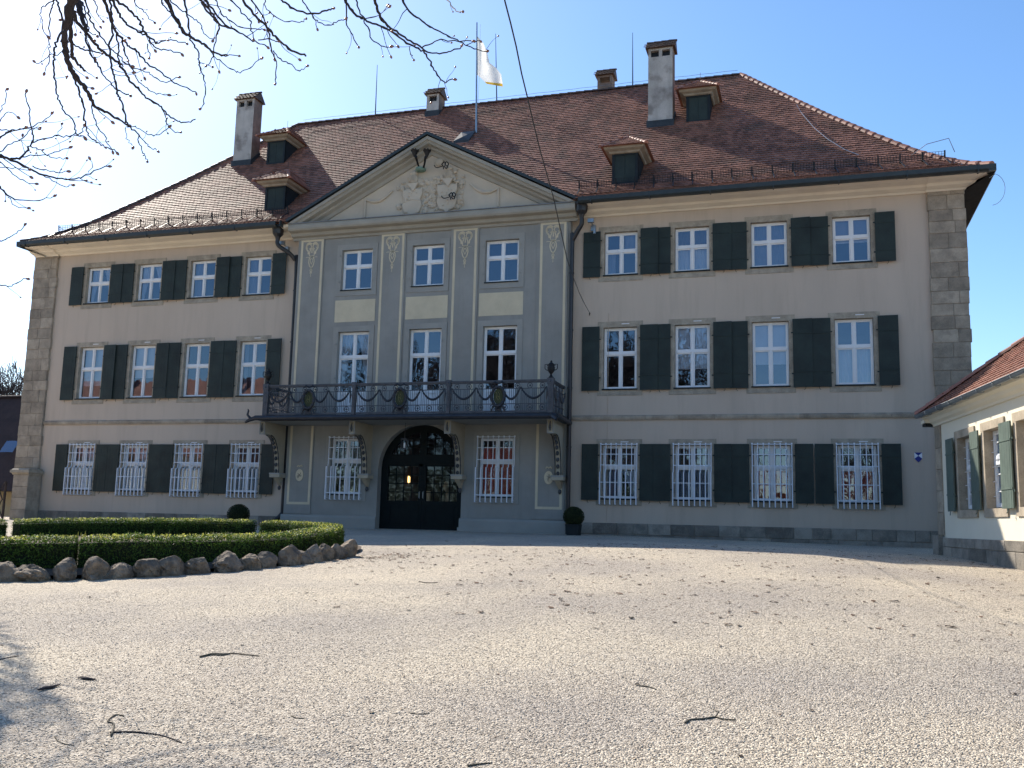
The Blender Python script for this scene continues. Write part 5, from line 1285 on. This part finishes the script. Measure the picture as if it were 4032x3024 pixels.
def traced(lists,ox,oy,s,dist,hub,tree,seed,twigs=1.0,maxhub=None):
    rr=random.Random(seed); w=MB(); bw=MB()
    def twig(p,d,L_,r):
        pts=[p]; dd=d.normalized()
        for q in range(4):
            dd=(dd+Vector((rr.uniform(-.3,.3),rr.uniform(-.3,.3),rr.uniform(-.2,.35)))).normalized(); pts.append(pts[-1]+dd*L_/4)
        pts=smoothpts(pts,2); w.tube(pts,[r*(1-.45*i/len(pts)) for i in range(len(pts))],4); bud(bw,pts[-1],dd,r*2.0)
    for pp,w0,w1 in lists:
        dd0=dist+rr.uniform(-.5,.5); dd1=dd0+rr.uniform(-.5,.5)
        m=len(pp); P=[at(ox+x*s,oy+y*s,dd0+(dd1-dd0)*i/(m-1)) for i,(x,y) in enumerate(pp)]
        P=smoothpts(P,4); n=len(P); w0*=1.22; w1*=1.3; P=[P[0]]+[p+Vector((rr.uniform(-1,1),rr.uniform(-1,1),rr.uniform(-1,1)))*dist*.0009 for p in P[1:]]
        R=[max(.0012*dist/6,(w0+(w1-w0)*(i/(n-1))**.8)*s/2*dd0/3761)*rr.uniform(.92,1.1) for i in range(n)]
        R=[r*(1.35 if (i%4==0 and rr.random()<.4) else 1) for i,r in enumerate(R)]
        x0,y0=pp[0]; edge=(y0*s+oy<=8) or (x0*s+ox<=2)
        if edge and hub is not None:
            b_=(P[0]-P[2]).normalized(); q=[hub,hub.lerp(P[0],.45)+Vector((0,0,.25)),P[0]+b_*.45]
            q=smoothpts(q,4)
            q=[v for v in q if not inframe(v,20)]
            w.tube(q+P,[R[0]*(2.4-1.4*i/max(1,len(q))) for i in range(len(q))]+R,7)
        else: w.tube(P,R,6)
        if w1<11: bud(bw,P[-1],P[-1]-P[-2],max(R[-1]*1.4,.0058*dist/6))
        L_=sum((P[i+1]-P[i]).length for i in range(n-1)); cnt=int(L_/(dist*.028)*twigs*rr.uniform(.5,1.2))
        for _ in range(cnt):
            i=rr.randint(1,n-2); d=(P[i+1]-P[i-1]).normalized(); side=d.cross(cf)*rr.choice((-1,1)); 
            twig(P[i],(d*.8+side*rr.uniform(.5,1.1)+cf*rr.uniform(-.4,.4)),dist*rr.uniform(.008,.035),max(.0016*dist/6,min(R[i]*.5,.003*dist/6)))
    w.build('branches',barkm,tree,True).location=-tree.location; bw.build('buds',budm,tree,True).location=-tree.location
TA=[([(500,0),(470,130),(440,300),(430,450),(435,560),(470,680),(500,760),(560,850),(640,950),(700,1040),(730,1120),(800,1180),(900,1230),(1000,1290),(1110,1360),(1160,1400),(1230,1460)],60,10),
([(1230,1460),(1240,1540),(1280,1659),(1310,1720),(1330,1760)],9,6),([(1240,1470),(1300,1550),(1350,1600),(1430,1635)],8,6),
([(555,0),(590,100),(620,200),(650,280),(670,340)],60,20),([(650,330),(655,420),(690,520),(710,590),(760,670),(810,740),(870,840),(960,940),(1010,990),(1090,1020),(1140,1035)],16,8),
([(520,0),(510,60),(500,200),(490,350),(500,500),(510,600),(540,650),(600,730),(650,780)],50,14),
([(540,120),(560,240),(640,330),(720,430),(800,520),(880,590),(990,660),(1040,720),(1110,820),(1150,890),(1220,960),(1290,1040),(1400,1110),(1480,1170),(1540,1240),(1620,1300),(1700,1325),(1790,1325),(1850,1305)],28,9),
([(340,0),(370,80),(400,180),(425,290)],14,14),([(425,330),(360,400),(325,500),(310,600),(310,700),(320,850),(340,980),(370,1100),(420,1210),(520,1310),(540,1400),(570,1470),(640,1480)],18,8),
([(320,0),(290,80),(265,200),(260,350),(260,500),(270,600),(260,680),(210,780)],12,6),([(300,0),(230,40),(175,110),(175,200),(190,300),(230,380)],10,6),
([(430,540),(350,590),(270,590),(200,660),(110,685)],8,6),
([(430,560),(450,650),(490,760),(540,880),(590,1000),(620,1100),(640,1200),(640,1300),(665,1400),(680,1460),(740,1520),(820,1580),(920,1615),(1000,1650)],20,8),
([(730,1120),(725,1200),(760,1310),(790,1400),(870,1490),(890,1560),(950,1640)],12,7),([(590,0),(640,80),(660,200),(700,340),(780,390)],14,6),
([(650,0),(690,150),(730,260),(800,360),(880,470),(950,540),(1020,600),(1080,670),(1140,720),(1250,765),(1340,790),(1420,840),(1520,900),(1660,835)],14,7),
([(860,0),(900,120),(940,220),(960,300),(1000,360),(1050,420),(1110,490),(1190,540),(1260,610),(1330,690),(1430,760),(1540,840),(1650,920),(1780,970),(1855,1010)],26,8),
([(920,0),(940,150),(945,280),(940,400),(915,480),(920,600),(930,700),(960,800),(980,900),(1000,1010),(1040,1080),(1070,1200),(1100,1320),(1120,1380)],18,12),
([(950,0),(1010,130),(1080,230),(1150,290),(1260,360),(1330,400),(1380,480),(1450,530),(1580,550),(1700,580)],22,8),
([(990,0),(1060,60),(1150,120),(1210,190),(1260,260),(1300,340),(1340,400),(1440,470)],20,14),([(1440,470),(1530,430),(1640,445),(1760,470)],12,8),([(1330,480),(1340,560),(1360,630)],10,7),
([(960,280),(990,400),(1010,520),(1020,650),(1060,720)],16,10),([(1060,440),(1080,550),(1120,650),(1160,760),(1210,850),(1270,920),(1350,980),(1430,1020),(1550,1028)],14,6),
([(1540,0),(1590,110),(1650,230),(1720,340),(1790,400),(1880,450),(1960,500),(2040,570),(2130,600),(2212,600)],34,12),([(1480,0),(1500,60),(1560,120),(1620,190)],12,10),
([(1730,0),(1760,130),(1780,280),(1800,380)],16,12),([(1790,420),(1850,510),(1890,600),(1890,680),(1900,740),(1940,830),(1950,920),(1965,1010),(1940,1120),(1920,1180)],14,6),
([(1580,0),(1660,90),(1760,150),(1860,220),(1920,300),(1960,380),(2060,430)],12,6),([(1900,0),(1960,100),(2060,200),(2110,260),(2100,320),(2060,480),(2030,640),(1960,720)],20,7),
([(1960,0),(2060,130),(2212,290),(2300,330)],20,12),([(1190,0),(1210,60),(1280,110),(1330,180),(1400,250)],10,6),([(740,0),(780,100),(800,180),(840,230)],10,6),
([(1500,1190),(1530,1290),(1560,1380),(1620,1430),(1690,1445)],10,7),([(1120,1360),(1190,1380),(1300,1440),(1390,1475),(1450,1460),(1560,1390)],7,7),([(1110,1370),(1095,1410),(1100,1480),(1140,1555),(1185,1590)],6,6),([(520,480),(600,520),(700,550),(820,580)],14,12)]
TB=[([(0,20),(60,90),(100,160),(180,200),(240,225),(330,280),(390,310),(460,335)],14,6),([(290,0),(350,80),(420,150),(480,220),(540,280),(620,350),(700,390),(745,400)],14,10),([(350,0),(400,80),(450,150),(480,250),(485,330),(510,400),(530,450),(525,560),(530,610)],9,5),
([(510,370),(560,430),(620,460),(700,510),(755,485)],7,4),([(570,0),(640,50),(720,90),(830,97),(900,75),(935,65)],11,8),([(720,0),(760,60),(800,130),(850,165),(910,180),(970,160),(1030,135)],7,5),([(800,120),(830,200)],5,4),
([(1030,0),(1080,80),(1150,130),(1230,165),(1310,200),(1400,250),(1480,310),(1560,355),(1610,370),(1720,390),(1800,370),(1875,345)],14,6),([(1110,0),(1140,80),(1170,150),(1200,220),(1220,280),(1270,320),(1355,342)],9,5),
([(1245,0),(1265,60),(1300,140),(1350,195),(1420,240),(1500,300),(1590,350),(1620,400),(1660,470),(1700,540),(1745,600),(1815,570)],17,6),([(1590,350),(1660,310),(1750,290),(1850,300),(1950,295)],8,5),
([(1450,0),(1500,80),(1570,140),(1640,190),(1720,235),(1800,270),(1880,310),(1960,350),(2060,377)],12,4),([(1910,330),(1960,310),(2015,293)],6,4),([(1770,0),(1810,50),(1850,90),(1885,80)],6,5),([(1040,10),(1040,140),(1050,200),(1090,270),(1125,340)],8,5),([(1500,340),(1510,390),(1523,430)],5,4),
([(90,0),(130,100),(200,150),(270,200),(380,210),(440,215)],7,5),([(200,0),(280,90),(340,150),(345,220),(370,280)],8,5),([(450,0),(450,50),(520,120),(620,155),(720,160),(740,130)],6,4),([(400,290),(480,285),(540,300)],7,5),([(0,320),(60,370),(130,400),(250,405)],7,5),([(60,380),(120,440),(200,500),(270,525),(340,490),(415,425)],6,4)]
TC=[([(0,620),(70,635),(150,630),(210,560),(245,510),(245,440),(235,350),(215,220),(190,120)],14,5),([(245,510),(330,480),(430,462),(540,462),(620,440),(650,380)],8,5),([(0,610),(80,640),(180,690),(280,740),(380,775),(480,790),(600,780),(690,745),(840,690)],16,5),
([(170,620),(260,610),(350,610),(420,590),(530,545)],7,4),([(240,540),(300,560),(360,605),(430,625),(515,635)],6,4),([(250,690),(340,720),(430,735),(515,730)],7,4),([(0,660),(80,740),(180,800),(260,830)],7,4),([(330,760),(400,800),(500,850),(545,835)],6,4),
([(0,850),(60,920),(150,950),(300,955),(405,925)],10,4),([(60,930),(120,1000),(215,1015)],5,4),([(0,470),(80,420),(200,400),(300,360),(400,300)],10,4),([(0,580),(90,520),(180,470),(235,410),(310,395)],7,4),([(0,410),(100,415),(200,405)],6,5),([(0,270),(40,180),(50,100)],5,4),([(0,345),(60,270),(140,305)],5,4),
([(0,1265),(60,1250),(130,1205),(185,1150)],7,4),([(0,1605),(80,1615),(130,1585),(200,1550)],7,4),([(500,780),(560,800),(660,800)],4,4),([(680,740),(710,690),(700,640)],4,3),([(430,460),(470,400),(478,360)],4,3),([(0,700),(120,710),(220,720)],5,4)]
t1=tag(empty('chestnut_tree',(-3.4,-28.6,0)),'bare chestnut whose budding branches hang down from the top edge of the picture','tree')
hubA=Vector((-.6,-27.2,6.9))
traced(TA,100,0,.36166,6.0,hubA,t1,1,.75); traced(TB,800,0,.5425,5.8,Vector((1.0,-27.0,6.6)),t1,2,.8)
w=MB(); w.tube([(0,0,-.3),(.05,0,1.5),(0,.1,3.2),(.4,.3,4.8),(1.6,.9,6.2),tuple(hubA-t1.location)],[.32,.25,.22,.17,.12,.07],10); w.tube([tuple(hubA-t1.location),(4.4,1.6,6.6)],[.07,.05],8); w.tube([(0,.1,3.2),(-.8,-.4,5),(-1.2,-.6,7.5)],[.2,.14,.05],8); w.build('trunk',barkm,t1,True)
hubC=at(-700,900,13.0)
t2=tag(empty('chestnut_tree',(hubC.x-.6,hubC.y-.3,0)),'bare tree reaching in from the left edge with fine upturned twigs','tree'); t2.location.z=G(t2.location.x,t2.location.y)
traced(TC,0,300,.5124,13.0,hubC,t2,3,1.2)
w=MB(); w.tube([(0,0,-.2),(0,.05,1.5),(.1,0,3.0),tuple(hubC-t2.location),(.2,.1,6.5),(.1,.1,8.5)],[.26,.22,.18,.13,.09,.04],10); w.build('trunk',barkm,t2,True)
# generic bare tree and conifer
def bare(h,seed,levels=5,n0=5,minr=.006,keep=None,spread=.62,base=Vector((0,0,0)),sides=5):
    rr=random.Random(seed); w=MB()
    def grow(p,d,L_,r,lv):
        pts=[p]; dd=d
        k=4 if lv<3 else 3
        for i in range(k):
            dd=(dd+Vector((rr.uniform(-.22,.22),rr.uniform(-.22,.22),rr.uniform(-.05,.16)))).normalized(); pts.append(pts[-1]+dd*L_/k)
        if keep and lv>0 and not all(keep(q+base) for q in pts): return
        w.tube(pts,[max(minr,r*(1-.45*i/k)) for i in range(k+1)],max(3,sides-lv),cap=False)
        if lv>=levels: return
        nb=n0 if lv==0 else rr.randint(2,4)
        for q in range(nb):
            t=rr.uniform(.45,1) if lv>0 else rr.uniform(.5,1); i=min(k-1,int(t*k)); pp=pts[i].lerp(pts[i+1],t*k-i)
            a=rr.uniform(0,2*PI); u=dd.cross(Vector((math.cos(a),math.sin(a),.3))).normalized()
            grow(pp,(dd*(1-spread*.35)+u*spread).normalized(),L_*rr.uniform(.55,.78),r*rr.uniform(.42,.6),lv+1)
        grow(pts[-1],dd,L_*.68,r*.55,lv+1)
    grow(Vector((0,0,0)),Vector((0,0,1)),h*.36,h*.022,0)
    return w
# tree far left behind the barn
pb=onplane(15*kk,800*kk,(0,34,0),(0,1,0))
t3=tag(empty('bare_tree',(pb.x-1,34,1)),'distant bare tree behind the barn roof at the left edge','tree')
bare(13.5,5,6,6,.02).build('crown',barkm,t3,True)
t3b=tag(empty('bare_tree',(pb.x-9,30,1)),'second bare tree partly cut by the left edge, taller and nearer','tree')
bare(18,9,6,6,.02).build('crown',barkm,t3b,True)
# shading crown of the left tree, kept outside the picture
w=bare(10.5,14,5,4,.004,keep=lambda q: not inframe(q,40),base=Vector((-7.2,-20.2,.3)))
t4=tag(empty('bare_tree',(-7.2,-20.2,.3)),'bare courtyard tree left of the camera whose twigs shade the gravel','tree'); w.build('crown',barkm,t4,True)
# what the windows mirror: trees and a red roofed house behind the camera
for i,(x,y,h,sd) in enumerate([(-31,-58,19,31),(-25,-63,21,32),(-18,-57,20,33),(-12,-62,19,34),(-1,-64,18,35),(8,-70,15,36)]):
    pass
proto_b=[bare(25,31,5,8,.05,sides=4),bare(24,33,5,8,.05,sides=4)]
pm=[p.build('crown',barkm,None) for p in proto_b]
for i,(x,y,s_,rot) in enumerate([(-33,-58,.9,.3),(-27,-63,1.0,1.3),(-20,-57,.95,2.2),(-13.5,-60,.98,4),(-9,-66,1.0,5),(9,-78,.6,2.9)]):
    e=tag(empty('bare_tree',(x,y,-.2)),f'tall bare tree mirrored in the mansion windows, {ordn[i]} from the east','tree','bare trees behind the camera'); e.rotation_euler=(0,0,rot); e.scale=(s_,)*3
    if i<2: c=pm[i]
    else: c=pm[i%2].copy(); COL.objects.link(c)
    c.parent=e
def conifer(x,y,h,label):
    e=tag(empty('conifer_tree',(x,y,-.2)),label,'tree'); w=MB(); w.tube([(0,0,0),(0,0,h)],[.3,.03],7); w.build('trunk',barkm,e)
    N_=9000; t=RNG.random(N_)**.7; r=(1-t)*h*.2*np.sqrt(RNG.uniform(.2,1,N_))*(.75+.35*np.sin(t*60)); a=RNG.uniform(0,2*PI,N_)
    P=np.stack([r*np.cos(a),r*np.sin(a),h*(.08+.92*t)-r*.25],1); V,F=leafcloud(P,np.stack([np.cos(a),np.sin(a),np.full(N_,.3)],1),.16); npmesh('crown',V,F,needle,e)
# dark wooded edge of the park behind the camera
def wood():
    n=90000; x=RNG.uniform(-140,45,n); H=np.where(x<-5,9.5,np.where(x<-1,6.5,4.0))+1.5*np.sin(x*.35)+.8*np.sin(x*1.1+1)
    z=RNG.random(n)*H; y=-84+RNG.normal(0,1.2,n); P=np.stack([x,y,z],1); q=(x<-33)&(x>-75)&(RNG.random(n)<.45); P[q,1]=-27.5+RNG.normal(0,.8,q.sum()); P[q,2]*=.62; V,F=leafcloud(P,np.tile(np.array([[0,1.,.3]]),(n,1)),.28)  # nearer unseen strip added before the house to darken the lower windows' reflections
    o=npmesh('park_wood',V,F,needle); tag(o,'dense dark evergreen belt closing the park behind the camera, partly added to darken reflections','wood',kind='stuff')
wood()
conifer(-7,-58,16.5,'dark pointed conifer mirrored in the window right of the downpipe')
conifer(-9.5,-61,13,'lower dark conifer mirrored beside the pointed one')
hs=tag(empty('red_roofed_house',(-39,-26,0)),'house with red tiled roof and two chimneys mirrored in the left windows','house')
w=MB(); w.box(-9,9,-5,5,-.3,5.2); w.build('wall',annexp,hs)
w=MB(); w.add([(-9.5,-5.6,5.0),(9.5,-5.6,5.0),(9.5,5.6,5.0),(-9.5,5.6,5.0),(-9.5,0,10.8),(9.5,0,10.8)],[(0,1,5,4),(2,3,4,5),(1,2,5),(3,0,4),(0,3,2,1)]); w.build('roof',ridgem,hs)
for x in (-3,6.2): w=MB(); w.box(x-.45,x+.45,.6,1.3,8,11.4); w.box(x-.52,x+.52,.52,1.38,11.4,11.6); w.build('chimney',hall,hs)
# ================================================================== LIGHT
SD=Vector((-8,6.1,7.95)).normalized()          # towards the sun
el=math.asin(SD.z)
sun=bpy.data.lights.new('sun','SUN'); sun.energy=4.8; sun.angle=math.radians(.53); sun.color=(1,.925,.81)
so=bpy.data.objects.new('sun',sun); COL.objects.link(so); so.rotation_euler=(-SD).to_track_quat('-Z','Y').to_euler()
W_=bpy.data.worlds.new('World'); scene.world=W_; W_.use_nodes=True; nt=W_.node_tree; nt.nodes.clear()
sk=nt.nodes.new('ShaderNodeTexSky'); sk.sky_type='NISHITA'; sk.sun_disc=False; sk.sun_elevation=el; sk.sun_rotation=math.atan2(SD.x,SD.y); sk.altitude=400; sk.air_density=1.0; sk.dust_density=.7; sk.ozone_density=3.0
bg=nt.nodes.new('ShaderNodeBackground'); bg.inputs[1].default_value=.14; hs_=nt.nodes.new('ShaderNodeHueSaturation'); hs_.inputs['Saturation'].default_value=1.15; nt.links.new(sk.outputs[0],hs_.inputs['Color']); ow=nt.nodes.new('ShaderNodeOutputWorld'); nt.links.new(hs_.outputs[0],bg.inputs[0]); nt.links.new(bg.outputs[0],ow.inputs[0])
scene.view_settings.view_transform='Standard'; scene.view_settings.look='None'; scene.view_settings.exposure=.68; scene.view_settings.gamma=1
scene.cycles.max_bounces=7; scene.cycles.transparent_max_bounces=12
